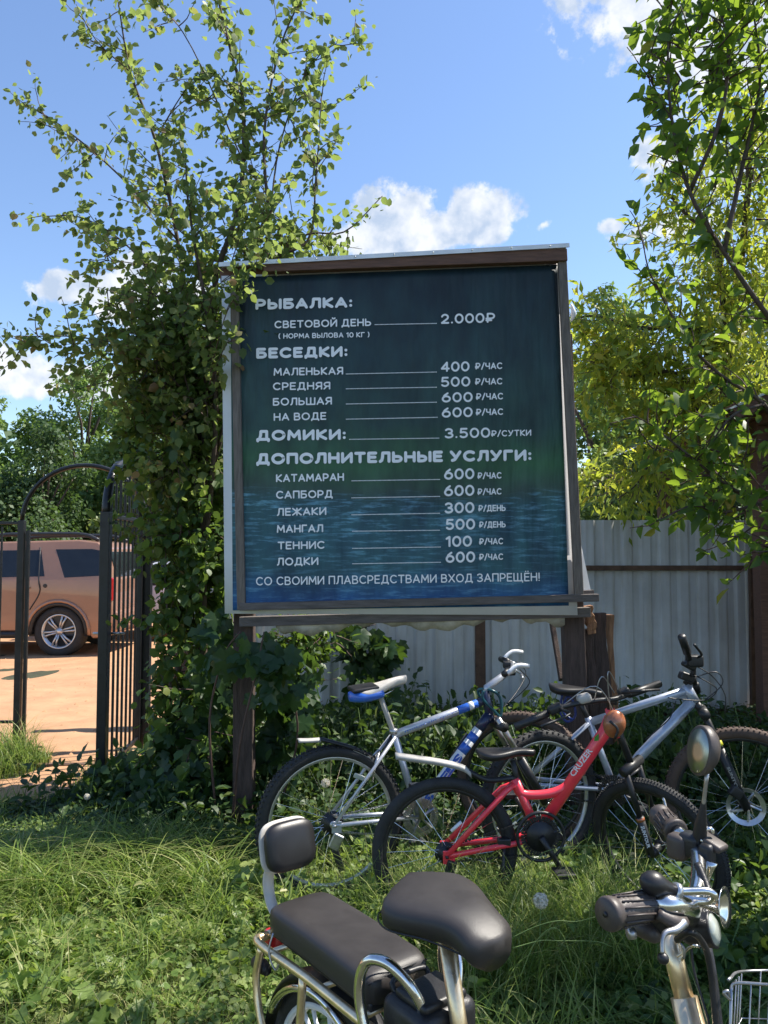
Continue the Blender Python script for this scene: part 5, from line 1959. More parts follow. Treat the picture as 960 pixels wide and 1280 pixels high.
rbox('brake_reservoir', P(861, 832, 3.62), (.06, .05, .03), 'plastic', hbC, Matrix.Rotation(R(30), 3, 'Y'), .01)
rbox('stem_clamp', P(858, 846, 3.78), (.07, .05, .04), 'plastic', hbC, Matrix.Rotation(R(20), 3, 'Y'), .01)
part_tube('brake_lever', [P(872, 822, 3.58), P(877, 818, 3.52), P(868, 806, 3.42)], .006, M['plastic'], hbC, 6, 3)
for a in (((866, 830), (890, 845), (906, 868), (906, 892)), ((870, 846), (895, 840), (903, 855), (880, 876)), ((862, 842), (880, 850), (896, 862), (882, 875), (850, 874), (835, 872)), ((845, 876), (838, 896), (822, 912), (806, 925))):
    part_tube('brake_cable', [P(x, y, 3.7) for x, y in a], .0028, M['plastic'], hbC, 5, 6)
# ---------------------------------------------------------------- the electric bicycle in the foreground
TH = R(-52)
EO = Vector((.122, 1.553, 0))
hE = Vector((math.cos(TH), math.sin(TH), 0))
rE = Vector((hE.y, -hE.x, 0))                 # rider's right: towards the viewer, left


def E(s, l, z):
    return EO + hE * s + rE * l + Vector((0, 0, z))


ET = root('electric_bicycle', E(-.05, 0, 0), 'electric bicycle with dark saddle, long padded rear seat and chrome rack in the foreground', 'electric bicycle')
EM = Matrix((hE, -rE, Vector((0, 0, 1)))).transposed()
# rider's saddle
saddle('saddle', ET, E(.005, 0, .880), hE + Vector((0, 0, -.02)), .255, .114, .060, .086, 'vinyl', drop=.035, label='large dark grey cushioned saddle')
part_tube('seat_post', [E(.00, 0, .80), E(.075, 0, .47)], .0165, M['gold_chrome'], ET, 16)
cl = part_tube('seat_clamp', [E(.045, 0, .600), E(.060, 0, .540)], .0225, M['gold_chrome'], ET, 16)
rbox('clamp_plate', E(.052, .026, .570), (.045, .010, .05), 'gold_chrome', cl, EM, .003)
for dz in (-.012, .010):
    bm = bmesh.new()
    disc(bm, E(.055, .033, .572 + dz), rE, .0045, .004, 10)
    from_bm('bolt', bm, M['plastic'], cl, True)
part_tube('quick_release', [E(.05, -.02, .575), E(.05, -.045, .575), E(.02, -.055, .56)], .0045, M['chrome'], cl, 6, 3)
part_tube('seat_tube', [E(.06, 0, .545), E(.13, 0, .28)], .024, M['gold_chrome'], ET, 16)
sdl = [o for o in ET.children if o.name.startswith('saddle') ][0]
part_tube('piping', [E(-.105, -.085, .825), E(-.125, 0, .822), E(-.105, .085, .825), E(-.04, .118, .828), E(.04, .085, .828), E(.10, .052, .815), E(.135, .030, .800)], .0018, M['vinyl_black'], sdl, 6, 6)
# long padded rear seat
secs = []
for i in range(21):
    t = i / 20
    s = -.565 + .425 * t
    e = min(t, 1 - t)
    k = math.sin(math.pi / 2 * min(1, e / .10)) ** .5 if e > 0 else .35
    w, h = .088 * (.72 + .28 * k), .075 * (.55 + .45 * k)
    ring = []
    for j in range(28):
        a = 2 * math.pi * j / 28
        ca, sa = math.cos(a), math.sin(a)
        ring.append(E(s, w * math.copysign(abs(ca) ** .42, ca), .645 + h / 2 * math.copysign(abs(sa) ** .45, sa) + .004 * math.sin(math.pi * t)))
    secs.append(ring)
bm = bmesh.new()
loft(bm, secs)
rs = from_bm('rear_seat', bm, M['vinyl'], ET, True)
part_tube('seam', [E(-.150, .080, .664), E(-.138, .0, .676), E(-.150, -.080, .664)], .0022, M['plastic'], rs, 5, 5)
rbox('seat_base', E(-.35, 0, .616), (.41, .15, .018), 'plastic', rs, EM, .004)
# back rest
BR = Matrix.Rotation(R(-14), 3, 'Y')
bp = root('back_rest', (0, 0, 0), None, None)
bp.parent = ET
bp.location = E(-.60, 0, .79) - ET.location


def pad(name, c, sx, sz, t, m, off):
    secs = []
    fx = EM @ Matrix.Rotation(R(-12), 3, 'Y')
    for i in range(7):
        u = i / 6
        k = math.sqrt(max(0, 1 - ((u - .5) * 2) ** 4 * .55))
        secs.append([c + fx @ Vector(((u - .5) * t + off, sx * k * math.copysign(abs(math.cos(a)) ** .55, math.cos(a)), sz * k * math.copysign(abs(math.sin(a)) ** .55, math.sin(a)))) for a in np.linspace(0, 2 * math.pi, 36, endpoint=False)])
    bm = bmesh.new()
    loft(bm, secs)
    return from_bm(name, bm, M[m], bp, True)


cB = E(-.60, 0, .795)
pad('pad', cB, .072, .060, .038, 'vinyl_black', .010)
pad('back_shell', cB, .076, .064, .014, 'cream', -.014)
# flat cream strut that bends down from the back rest to the rack
bm = bmesh.new()
secs = []
for p in curve([E(-.622, .035, .755), E(-.636, .038, .70), E(-.612, .038, .645), E(-.55, .035, .612)], 5):
    secs.append([p + EM @ Vector((dx, dy, 0)) for dx, dy in ((-.004, -.014), (.004, -.014), (.004, .014), (-.004, .014))])
loft(bm, secs)
from_bm('strut', bm, M['cream'], bp, True)
# rack
for s in (1, -1):
    l = .098 * s
    part_tube('rack_rail', [E(-.60, .06 * s, .585), E(-.575, l, .588), E(-.35, l, .598), E(-.13, l, .600), E(-.07, l * .9, .60)], .0105, M['gold_chrome'], ET, 12, 6)
    part_tube('rack_leg', [E(-.56, l, .585), E(-.575, l * 1.06, .50), E(-.53, l * 1.1, .40), E(-.42, l * 1.05, .26)], .0095, M['gold_chrome'], ET, 12, 6)
    part_tube('rack_leg', [E(-.37, l, .595), E(-.375, l * 1.06, .45), E(-.385, l * 1.05, .26)], .0095, M['gold_chrome'], ET, 12, 5)
    # chrome grab hoop between the two seats
    part_tube('grab_hoop', [E(-.06, l * 1.05, .42), E(-.10, l * 1.12, .56), E(-.135, l * 1.15, .66), E(-.120, l * 1.10, .728), E(-.075, l * .92, .742), E(-.030, l * .62, .70), E(-.01, l * .35, .63)], .0110, M['chrome'], ET, 14, 8)
part_tube('rack_rail', [E(-.60, .06, .585), E(-.612, 0, .583), E(-.60, -.06, .585)], .0105, M['gold_chrome'], ET, 12, 4)
for s_ in (-.50, -.30, -.16):
    part_tube('rack_cross_bar', [E(s_, -.098, .598), E(s_, .098, .598)], .007, M['gold_chrome'], ET, 8)
part_tube('cable_tie', [E(-.13, .098 + .012 * math.cos(a), .598 + .012 * math.sin(a)) for a in np.linspace(0, 6.2, 12)], .0022, M['plastic'], ET, 5)
part_tube('strap', [E(-.16, .105, .592), E(-.155, .11, .56), E(-.157, .108, .55)], .003, M['plastic'], ET, 5, 3)
part_tube('seat_loop', [E(-.50, .100, .64), E(-.50, .112, .60), E(-.48, .106, .565), E(-.47, .10, .585)], .0025, M['steel'], ET, 6, 4)
# battery
bx_ = rbox('battery', E(-.045, 0, .47), (.115, .13, .24), 'silver_paint', ET, EM, .012, 3)
rbox('battery_cap', E(-.050, 0, .625), (.135, .150, .075), 'plastic', ET, EM, .022, 5)
rbox('battery_lid', E(-.045, 0, .668), (.095, .115, .02), 'plastic', ET, EM, .009, 4)
part_tube('battery_handle', [E(-.10, .045, .655), E(-.115, .04, .675), E(-.115, -.04, .675), E(-.10, -.045, .655)], .006, M['plastic'], ET, 8, 4)
bm = bmesh.new()
disc(bm, E(-.02, .077, .628), rE, .012, .005, 18)
from_bm('lock', bm, M['steel'], ET, True)
rbox('control_box', E(.02, .0, .40), (.06, .12, .18), 'plastic', ET, EM, .01, 3)
# rear wheel with cast spokes and chrome mudguard
AX = E(-.385, 0, .27)
bm = bmesh.new()
axN = rE


def wp(a, r, off=0):
    return AX + (hE * math.cos(a) + Vector((0, 0, 1)) * math.sin(a)) * r + axN * off


rings = []
for k in range(56):
    a = 2 * math.pi * k / 56
    rings.append([bm.verts.new(wp(a, .232 + .028 * math.cos(b), .028 * math.sin(b))) for b in np.linspace(0, 2 * math.pi, 12, endpoint=False)])
for k in range(56):
    for j in range(12):
        bm.faces.new((rings[k][j], rings[k][(j + 1) % 12], rings[(k + 1) % 56][(j + 1) % 12], rings[(k + 1) % 56][j]))
disc(bm, AX, axN, .06, .09, 24)
we = from_bm('rear_wheel', bm, M['rubber'], ET, True)
bm = bmesh.new()
for off, r0 in ((-.018, .208), (.018, .208)):
    tube(bm, [wp(a, r0, off) for a in np.linspace(0, 2 * math.pi, 49)[:-1]], .009, 6, closed=True)
for k in range(10):
    a = 2 * math.pi * k / 10
    tube(bm, [wp(a, .055), wp(a, .12), ], .008, 6)
    for d_ in (-.2, .2):
        tube(bm, [wp(a, .12), wp(a + d_, .165), wp(a + d_ * .9, .206)], .006, 6)
    tube(bm, [wp(a + .2, .155), wp(a + .43, .155)], .006, 6)
from_bm('cast_rim', bm, M['white_paint'], we, True)
bm = bmesh.new()
secs = []
for a in np.linspace(R(8), R(172), 30):
    secs.append([wp(a, r_, o_) for r_, o_ in ((.268, -.042), (.281, -.030), (.286, 0), (.281, .030), (.268, .042), (.277, .030), (.281, 0), (.277, -.030))])
loft(bm, secs)
mgE = from_bm('rear_mudguard', bm, M['plastic'], ET, True)
for s in (-1, 1):
    bm = bmesh.new()
    tube(bm, [wp(a, .252, s * .044) for a in np.linspace(R(5), R(150), 26)], .010, 8)
    from_bm('chrome_rim_strip', bm, M['chrome'], mgE, True)
rbox('tail_lamp', E(-.635, 0, .555), (.03, .09, .05), 'red_lens', ET, EM, .01)
part_tube('mud_flap', [wp(R(165), .25), wp(R(178), .27), wp(R(190), .30)], [.02, .018, .016], M['plastic'], mgE, 8, 3)
for s in (-1, 1):
    bm = bmesh.new()
    lathe(bm, E(-.60, .075 * s, .515), -hE, [(-.03, .012), (.0, .018), (.028, .016), (.03, .001)], 14)
    from_bm('indicator', bm, M['plastic'], ET, True)
for s in (-1, 1):
    part_tube('swing_arm', [AX + rE * s * .065, E(.0, .05 * s, .27), E(.10, .03 * s, .27)], .014, M['gold_chrome'], ET, 10)
part_tube('down_frame', [E(.12, 0, .26), E(.30, 0, .26), E(.45, 0, .55), E(.475, 0, .70)], .026, M['gold_chrome'], ET, 14, 6)
crank(ET, E(.12, 0, .27), rE, .075, R(40), 'steel', arm=.15)
# ---- front: steering head, turned a little to the left
HC_ = P(836, 1172, 1.130)
HL = P(866, 1290, 1.085)
dS = (HL - HC_).normalized()
stm = part_tube('steering_column', [HC_ - dS * .012, HC_ + dS * .075], .0135, M['gold_chrome'], ET, 18)
part_tube('head_tube', [HC_ + dS * .073, HC_ + dS * .45], [.0185, .026], M['gold_chrome'], ET, 18)
fwl = HC_ + dS * .45
FWC = Vector((fwl.x + .06, fwl.y - .03, .235))
for s in (-1, 1):
    part_tube('fork_leg', [fwl + Vector((-.03 * s, -.045 * s, 0)), FWC + Vector((-.035 * s, -.05 * s, 0))], .014, M['gold_chrome'], ET, 10)
fax = Vector((-.55, -.83, 0)).normalized()
fxd = Vector((.83, -.55, 0)).normalized()
bm = bmesh.new()
rings = []
for k in range(48):
    a = 2 * math.pi * k / 48
    rings.append([bm.verts.new(FWC + (fxd * math.cos(a) + Vector((0, 0, 1)) * math.sin(a)) * (.205 + .030 * math.cos(b)) + fax * .029 * math.sin(b)) for b in np.linspace(0, 2 * math.pi, 10, endpoint=False)])
for k in range(48):
    for j in range(10):
        bm.faces.new((rings[k][j], rings[k][(j + 1) % 10], rings[(k + 1) % 48][(j + 1) % 10], rings[(k + 1) % 48][j]))
disc(bm, FWC, fax, .05, .08, 20)
fw = from_bm('front_wheel', bm, M['rubber'], ET, True)
bm = bmesh.new()
for k in range(10):
    a = 2 * math.pi * k / 10
    d3 = fxd * math.cos(a) + Vector((0, 0, 1)) * math.sin(a)
    tube(bm, [FWC + d3 * .045, FWC + d3 * .185], .008, 6)
tube(bm, [FWC + (fxd * math.cos(a) + Vector((0, 0, 1)) * math.sin(a)) * .186 for a in np.linspace(0, 2 * math.pi, 40)[:-1]], .012, 6, closed=True)
from_bm('cast_rim', bm, M['white_paint'], fw, True)
# handlebar
G0, G1 = P(757, 1143, .985), P(817, 1131, 1.025)
F0, F1 = P(823, 1018, 1.40), P(846, 1040, 1.34)
bar_pts = [G1, P(836, 1130, 1.01), P(862, 1136, 1.04), P(862, 1150, 1.10), P(866, 1138, 1.15), P(873, 1108, 1.20), P(874, 1080, 1.25), P(868, 1058, 1.29), F1]
hbE = part_tube('handlebar', bar_pts, .0125, M['chrome'], ET, 14, 6)


def grip(a, b, parent):
    a, b = Vector(a), Vector(b)
    d = (b - a)
    L = d.length
    bm = bmesh.new()
    prof = [(0, .004), (0, .019), (.004, .0208), (.010, .0205), (.014, .0188)]
    for k in range(9):
        h = .016 + (L - .030) * k / 8
        prof += [(h, .0186 + .0008 * math.sin(k * 1.2)), (h + .004, .0180)]
    prof += [(L - .008, .0200), (L - .004, .0215), (L, .0205), (L, .012)]
    lathe(bm, a, d, prof, 24)
    g = from_bm('grip', bm, M['grip'], parent, True)
    x = d.normalized()
    y = x.orthogonal().normalized()
    z = x.cross(y)
    bm = bmesh.new()
    for k in range(14):
        t = 2 * math.pi * k / 14
        r_ = .0192
        o_ = (y * math.cos(t) + z * math.sin(t)) * r_
        t2 = t + .22
        o2 = (y * math.cos(t2) + z * math.sin(t2)) * r_
        tube(bm, [a + x * .018 + o_, a + x * (L * .55) + (o_ + o2) / 2, a + x * (L - .016) + o2], .0014, 4)
    from_bm('grip_rib', bm, M['grip'], g, True)
    bm = bmesh.new()
    disc(bm, a - x * .0005, x, .0035, .003, 10)
    from_bm('grip_hole', bm, M['plastic'], g, True)
    return g


grip(G0, G1, hbE)
grip(F0, F1, hbE)
# near-side throttle housing, switch block and lever
dg = (G1 - G0).normalized()
bm = bmesh.new()
lathe(bm, G1 - dg * .004, dg, [(0, .018), (.0, .0222), (.004, .0232), (.009, .0232), (.011, .0195), (.022, .0195), (.028, .017), (.030, .010)], 26)
from_bm('throttle_collar', bm, M['grip'], hbE, True)
part_tube('chrome_collar', [P(803, 1120, 1.03), P(815, 1108, 1.04), P(830, 1109, 1.05)], .0065, M['chrome'], hbE, 10, 4)
rbox('switch_block', P(810, 1162, 1.03), (.042, .030, .022), 'grip', hbE, EM, .010)
rbox('switch_block', P(830, 1150, 1.02), (.026, .028, .030), 'plastic', hbE, EM, .008)
part_tube('lever_mount', [P(822, 1142, 1.00), P(842, 1152, 1.00), P(856, 1152, 1.01)], [.007, .009, .007], M['grip'], hbE, 10, 4)
lv = part_tube('brake_lever', [P(855, 1153, 1.0), P(845, 1162, .99), P(832, 1166, .985), P(828, 1176, .98), P(828, 1192, .975)], [.0060, .0048, .0036, .0028, .0028], M['steel'], hbE, 10, 6)
bm = bmesh.new()
bmesh.ops.create_uvsphere(bm, u_segments=14, v_segments=10, radius=.0070)
for v in bm.verts:
    v.co += P(829, 1198, .975)
from_bm('lever_ball', bm, M['plastic'], lv, True)
bm = bmesh.new()
disc(bm, P(789, 1167, 1.01), Vector((-1, -.3, 0)), .007, .008, 18)
from_bm('switch_cap', bm, M['steel'], hbE, True)
# rubber bulb horn with curled chrome trumpet
hn = root('bulb_horn', (0, 0, 0), None, None)
hn.parent = ET
hn.location = P(850, 1120, 1.10) - ET.location
b0, b1 = P(804, 1100, 1.015), P(846, 1114, 1.02)
bm = bmesh.new()
L = (b1 - b0).length
lathe(bm, b0, b1 - b0, [(-.004, .001), (-.001, .008), (.005, .0130), (.012, .0155), (.020, .0150), (.028, .0115), (.036, .0085), (L, .0072), (L + .001, .003)], 24)
from_bm('bulb', bm, M['vinyl_black'], hn, True)
bm = bmesh.new()
disc(bm, b1, b1 - b0, .0105, .006, 18)
from_bm('ferrule', bm, M['alloy'], hn, True)
part_tube('horn_pipe', [b1, P(862, 1114, 1.02), P(884, 1114, 1.02), P(893, 1120, 1.02), P(886, 1126, 1.03), P(868, 1126, 1.04), P(858, 1121, 1.05), P(866, 1117, 1.05)], .0052, M['chrome'], hn, 10, 8)
q0, q1 = P(866, 1127, 1.062), P(906, 1134, 1.036)
bm = bmesh.new()
L = (q1 - q0).length
lathe(bm, q0, q1 - q0, [(0, .004), (L * .4, .006), (L * .7, .009), (L * .88, .014), (L * .97, .020), (L, .0255), (L + .001, .0255), (L * .96, .017), (L * .8, .011)], 30)
from_bm('trumpet', bm, M['chrome'], hn, True)
# headlight
hl0, hl1 = P(856, 1163, 1.10), P(892, 1162, 1.08)
bm = bmesh.new()
L = (hl1 - hl0).length
lathe(bm, hl0, hl1 - hl0, [(-.006, .004), (-.004, .014), (.004, .0185), (L * .6, .021), (L * .94, .023), (L, .0235), (L, .021)], 26)
hd_ = from_bm('headlight', bm, M['plastic'], ET, True)
bm = bmesh.new()
lathe(bm, hl1, hl1 - hl0, [(-.003, .0205), (.002, .0195), (.006, .012), (.007, .001)], 24)
from_bm('lens', bm, M['lens'], hd_, True)
# far-side controls
rbox('brake_housing', P(864, 1056, 1.29), (.036, .032, .040), 'plastic', hbE, EM, .010)
rbox('brake_reservoir', P(889, 1052, 1.27), (.046, .030, .012), 'grip', hbE, EM @ Matrix.Rotation(R(18), 3, 'Y'), .005)
rbox('switch_block', P(848, 1058, 1.30), (.034, .030, .042), 'grip', hbE, EM, .010)
rbox('gear_selector', P(884, 1070, 1.26), (.024, .022, .040), 'plastic', hbE, EM, .008)
part_tube('hook', [P(879, 1045, 1.27), P(881, 1038, 1.27), P(889, 1036, 1.27), P(891, 1042, 1.27)], .0035, M['chrome'], hbE, 8, 4)
part_tube('valve', [P(889, 1077, 1.25), P(886, 1092, 1.25), P(882, 1106, 1.25)], [.010, .0055, .0045], M['chrome'], hbE, 10, 2)
part_tube('lever_mount', [P(862, 1060, 1.29), P(872, 1052, 1.28), P(880, 1048, 1.27)], .008, M['chrome'], hbE, 8, 3)
part_tube('brake_lever', [P(833, 1012, 1.42), P(831, 1003, 1.44), P(829, 998, 1.45)], .003, M['chrome'], hbE, 6, 3)
# mirror on a long stalk
ms0 = P(874, 1040, 1.27)
rm = part_tube('mirror_stalk', [P(874, 1052, 1.28), P(876, 1030, 1.27), P(880, 1000, 1.26), P(884, 968, 1.25)], [.012, .010, .0032, .0028], M['plastic'], ET, 10, 4)
part_tube('stalk_rod', [P(877, 1020, 1.268), P(880, 1000, 1.259), P(884, 966, 1.25)], .0034, M['steel'], rm, 8, 3)
mc = P(874, 938, 1.25)
mz = Vector((.16, 0, 1)).normalized()
fwd_m = Vector((-.985, -.17, 0)).normalized()
mx_ = mz.cross(fwd_m).normalized()
for nm, off, sc, mt in (('mirror_shell', -.004, 1.0, 'grip'), ('mirror_glass', .0025, .88, 'mirror')):
    bm = bmesh.new()
    secs = []
    for (u, k) in (((-.022, .15), (-.018, .72), (-.008, .96), (.004, 1.0), (.006, .97)) if nm == 'mirror_shell' else ((-.001, 1.0), (.0005, .98), (.001, .3))):
        secs.append([mc + fwd_m * (u + off) + mx_ * .033 * k * sc * math.cos(a) + mz * .040 * k * sc * math.sin(a) for a in np.linspace(0, 2 * math.pi, 32, endpoint=False)])
    loft(bm, secs)
    from_bm(nm, bm, M[mt], rm, True)
# cables
part_tube('cable_bundle', [P(872, 1080, 1.22), P(886, 1120, 1.18), P(878, 1160, 1.13), P(886, 1190, 1.10), P(893, 1235, 1.08), P(900, 1300, 1.06)], .0062, M['plastic'], ET, 8, 8)
part_tube('cable_bundle', [P(846, 1175, 1.06), P(862, 1165, 1.04), P(878, 1178, 1.05), P(888, 1210, 1.06), P(897, 1300, 1.05)], .0045, M['plastic'], ET, 8, 8)
part_tube('cable', [P(864, 1180, 1.10), P(868, 1215, 1.09), P(884, 1270, 1.07), P(890, 1300, 1.06)], .0018, M['plastic'], ET, 6, 6)
part_tube('cable', [P(848, 1175, 1.08), P(852, 1190, 1.07), P(846, 1196, 1.07)], .0018, M['gold_chrome'], ET, 6, 6)
part_tube('cable', [P(852, 1200, 1.10), P(858, 1188, 1.08), P(868, 1182, 1.06), P(875, 1184, 1.06)], .0022, M['chrome'], ET, 6, 6)
part_tube('cable', [P(846, 1176, 1.09), P(855, 1185, 1.08), P(855, 1198, 1.08)], .0018, M['steel'], ET, 6, 6)
# wire basket in front
wb = root('wire_basket', (0, 0, 0), None, None)
wb.parent = ET
bc = P(905, 1300, 1.02)
wb.location = bc - ET.location


def bk(u, v, w):
    """u across, v forward, w up, metres from the basket's near lower corner"""
    return P(916, 1234, 1.02) + Vector((u, v * .2, w)) + fxd * v * .0


t0, t1, t2, t3 = P(916, 1229, 1.02), P(1010, 1233, .98), P(1016, 1215, 1.2), P(930, 1214, 1.24)
dn = Vector((-.012, 0, -.17))
part_tube('basket_rim', curve([t0 + Vector((-.002, 0, -.01)), t0 + Vector((.004, 0, 0)), t0.lerp(t1, .5), t1, t2, t3, t0 + Vector((-.001, .01, -.001))], 6), .0020, M['steel'], wb, 8)
part_tube('basket_wire', [t0 + Vector((-.002, 0, -.005)), t0 + dn * .5, t0 + dn], .0020, M['steel'], wb, 8)
cs = [t0, t1, t2, t3]
for k in range(4):
    a, b = cs[k], cs[(k + 1) % 4]
    for i in range(1, 4):
        p = a.lerp(b, i / 4)
        part_tube('basket_wire', [p, p + dn * .5, p + dn * 1.0], .0010, M['steel'], wb, 5)
for h in (.42, 1.0):
    q = [c_ + dn * h for c_ in cs]
    part_tube('basket_wire', q + [q[0]], .0010, M['steel'], wb, 5)
part_tube('basket_curl', [t0 + dn * .12 + Vector((-.002, 0, 0)), P(909, 1246, 1.02), P(905, 1241, 1.02), P(910, 1239, 1.02), P(912, 1246, 1.02)], .0022, M['steel'], wb, 6, 5)
for q in (t0 + dn, t0 + dn * .4):
    part_tube('basket_bracket', [q, q.lerp(HC_ + dS * .30, .5) + Vector((0, 0, -.02)), HC_ + dS * .30], .0045, M['steel'], wb, 8, 4)
# ---------------------------------------------------------------- plants
def V3(px, py, y):
    return P(px, py, y)


# young aspen beside the gate, several thin stems
yb = 4.95
stemsA = [
    ([P(258, 950, yb), P(254, 800, yb), P(255, 640, yb), P(258, 480, yb - .1), P(270, 350, yb - .2), P(300, 250, yb - .25), P(304, 130, yb - .2), P(290, 70, yb - .2), P(268, -20, yb - .2)], .030, .006),
    ([P(256, 700, yb), P(270, 520, yb - .2), P(260, 400, yb - .3), P(246, 320, yb - .35), P(235, 250, yb - .35), P(232, 200, yb - .35)], .018, .004),
    ([P(256, 560, yb), P(240, 440, yb + .1), P(222, 300, yb + .15), P(194, 175, yb + .1), P(163, 90, yb + .05), P(146, -10, yb)], .020, .004),
    ([P(262, 600, yb), P(310, 420, yb - .3), P(335, 300, yb - .35), P(330, 170, yb - .3), P(350, 60, yb - .3), P(385, -20, yb - .2)], .016, .004),
    ([P(262, 500, yb), P(330, 340, yb - .2), P(385, 300, yb - .3), P(395, 220, yb - .3), P(402, 120, yb - .3)], .012, .003),
    ([P(268, 400, yb), P(370, 300, yb - .1), P(430, 290, yb - .2), P(478, 245, yb - .2)], .009, .003),
    ([P(256, 560, yb), P(200, 470, yb - .2), P(120, 425, yb - .2), P(20, 420, yb - .3)], .009, .003),
    ([P(240, 450, yb), P(180, 330, yb - .1), P(110, 275, yb), P(50, 270, yb)], .008, .003),
    ([P(222, 300, yb), P(150, 220, yb - .1), P(80, 160, yb), P(30, 128, yb)], .008, .003),
    ([P(194, 175, yb), P(220, 130, yb - .2), P(247, 90, yb - .2)], .006, .002),
    ([P(335, 300, yb - .3), P(350, 180, yb - .2), P(390, 80, yb - .1), P(445, 40, yb)], .007, .002),
    ([P(240, 400, yb), P(170, 360, yb - .2), P(130, 400, yb - .2)], .007, .002),
    ([P(163, 90, yb), P(120, 50, yb), P(95, 5, yb)], .005, .002),
    ([P(303, 200, yb), P(240, 60, yb - .3), P(190, -10, yb - .3)], .006, .002)]
tree('young_aspen', 'young aspen with round leaves rising left of the price board', 'tree', P(258, 950, yb) * Vector((1, 1, 0)) if False else Vector((P(258, 950, yb).x, yb, 0)), stemsA, per_m=8.8,
     twig_len=(.14, .42), sub=3, leaf_gap=.036, leaf=(.044, .067), tmpl=T_ROUNDS, lm='birch', droop=.45, single=300, t_from=.30,
     blobs=[(P(235, 430, yb - .1), (.34, .3, .36), 110), (P(170, 450, yb - .1), (.25, .25, .12), 16), (P(290, 325, yb - .2), (.40, .3, .26), 56), (P(245, 230, yb - .2), (.42, .3, .40), 14), (P(225, 530, yb), (.28, .3, .35), 90), (P(350, 270, yb - .2), (.35, .3, .3), 14), (P(180, 350, yb - .1), (.30, .3, .25), 12)],
     twigs=[([P(262, 470, 4.5), P(280, 400, 4.25), P(296, 368, 4.16), P(312, 345, 4.17)], 6, .3), ([P(255, 420, 4.5), P(268, 365, 4.25), P(295, 340, 4.2), P(335, 326, 4.2)], 9, .3),
            ([P(262, 480, 4.4), P(278, 440, 4.2), P(286, 425, 4.18)], 4, .3), ([P(255, 520, yb - .2), P(190, 450, yb - .3), P(110, 430, yb - .3), P(5, 440, yb - .4)], 14),
            ([P(180, 330, yb), P(120, 330, yb), P(110, 385, yb)], 6)])
# dense dark shrub and climber that hides the gate hinge
ys = 5.05
stemsV = [([P(225, 960, ys), P(224, 820, ys), P(230, 700, ys), P(228, 560, ys), P(238, 450, ys)], .020, .006),
          ([P(240, 960, ys), P(250, 800, ys + .1), P(258, 640, ys + .1), P(250, 480, ys)], .024, .006),
          ([P(218, 960, ys - .1), P(212, 840, ys - .2), P(206, 720, ys - .2), P(190, 640, ys - .2)], .012, .004)]
tree('leafy_shrub', 'dense dark shrub overgrowing the hinge side of the iron gate', 'shrub', Vector((P(222, 960, ys).x, ys, 0)), stemsV, per_m=10, twig_len=(.12, .35), sub=3, leaf_gap=.034, leaf=(.056, .085),
     tmpl=T_ROUNDS, lm='vine', droop=.5, single=300,
     blobs=[(P(222, 540, ys + .1), (.24, .30, .45), 100), (P(245, 690, ys), (.22, .28, .45), 100), (P(235, 820, ys), (.15, .2, .35), 34), (P(178, 672, ys - .2), (.14, .2, .05), 6), (P(240, 450, ys), (.26, .3, .3), 80),
            (P(255, 900, ys - .2), (.30, .3, .28), 60), (P(262, 600, ys + .1), (.2, .2, .7), 120)])
# large-leaved vine round the left post
yv = 4.12
stemsH = [([P(290, 1030, yv + .2), P(300, 930, yv + .05), P(318, 850, yv), P(330, 790, yv)], .009, .004), ([P(270, 1020, yv + .3), P(262, 900, yv + .2), P(280, 820, yv + .1), P(300, 790, yv)], .008, .004),
          ([P(350, 1010, yv + .4), P(372, 920, yv + .3), P(360, 850, yv + .2), P(345, 800, yv + .2)], .008, .004)]


def big_leaves(name, label, cat, base, stems, blobs, size, tmpl, lm, single=300, face=(0, -.8, .35), group=None):
    rt = root(name, base, label, cat, group)
    for k, (pts, r0, r1) in enumerate(stems):
        part_tube('vine_stem', curve(pts, 5), [r0, r1], M['twig'], rt, 6)
    pos, tip, nrm, sz = [], [], [], []
    for (c, rad, n) in blobs:
        q = unit(rng.normal(0, 1, (n, 3))) * rng.random((n, 1)) ** .45
        pos.append(np.array(c) + q * np.array(rad))
        tip.append(rng.normal(0, .55, (n, 3)) + np.array([0, -.25, -.75]) + q * .4)
        nrm.append(rng.normal(0, .33, (n, 3)) + np.array(face))
        sz.append(rng.uniform(size[0], size[1], n))
    pos, tip, nrm, sz = map(np.concatenate, (pos, tip, nrm, sz))
    pos[:, 2] = np.maximum(pos[:, 2], .04)
    leaves(rt, pos, unit(tip), nrm, sz, tmpl, LM[lm], single)
    return rt


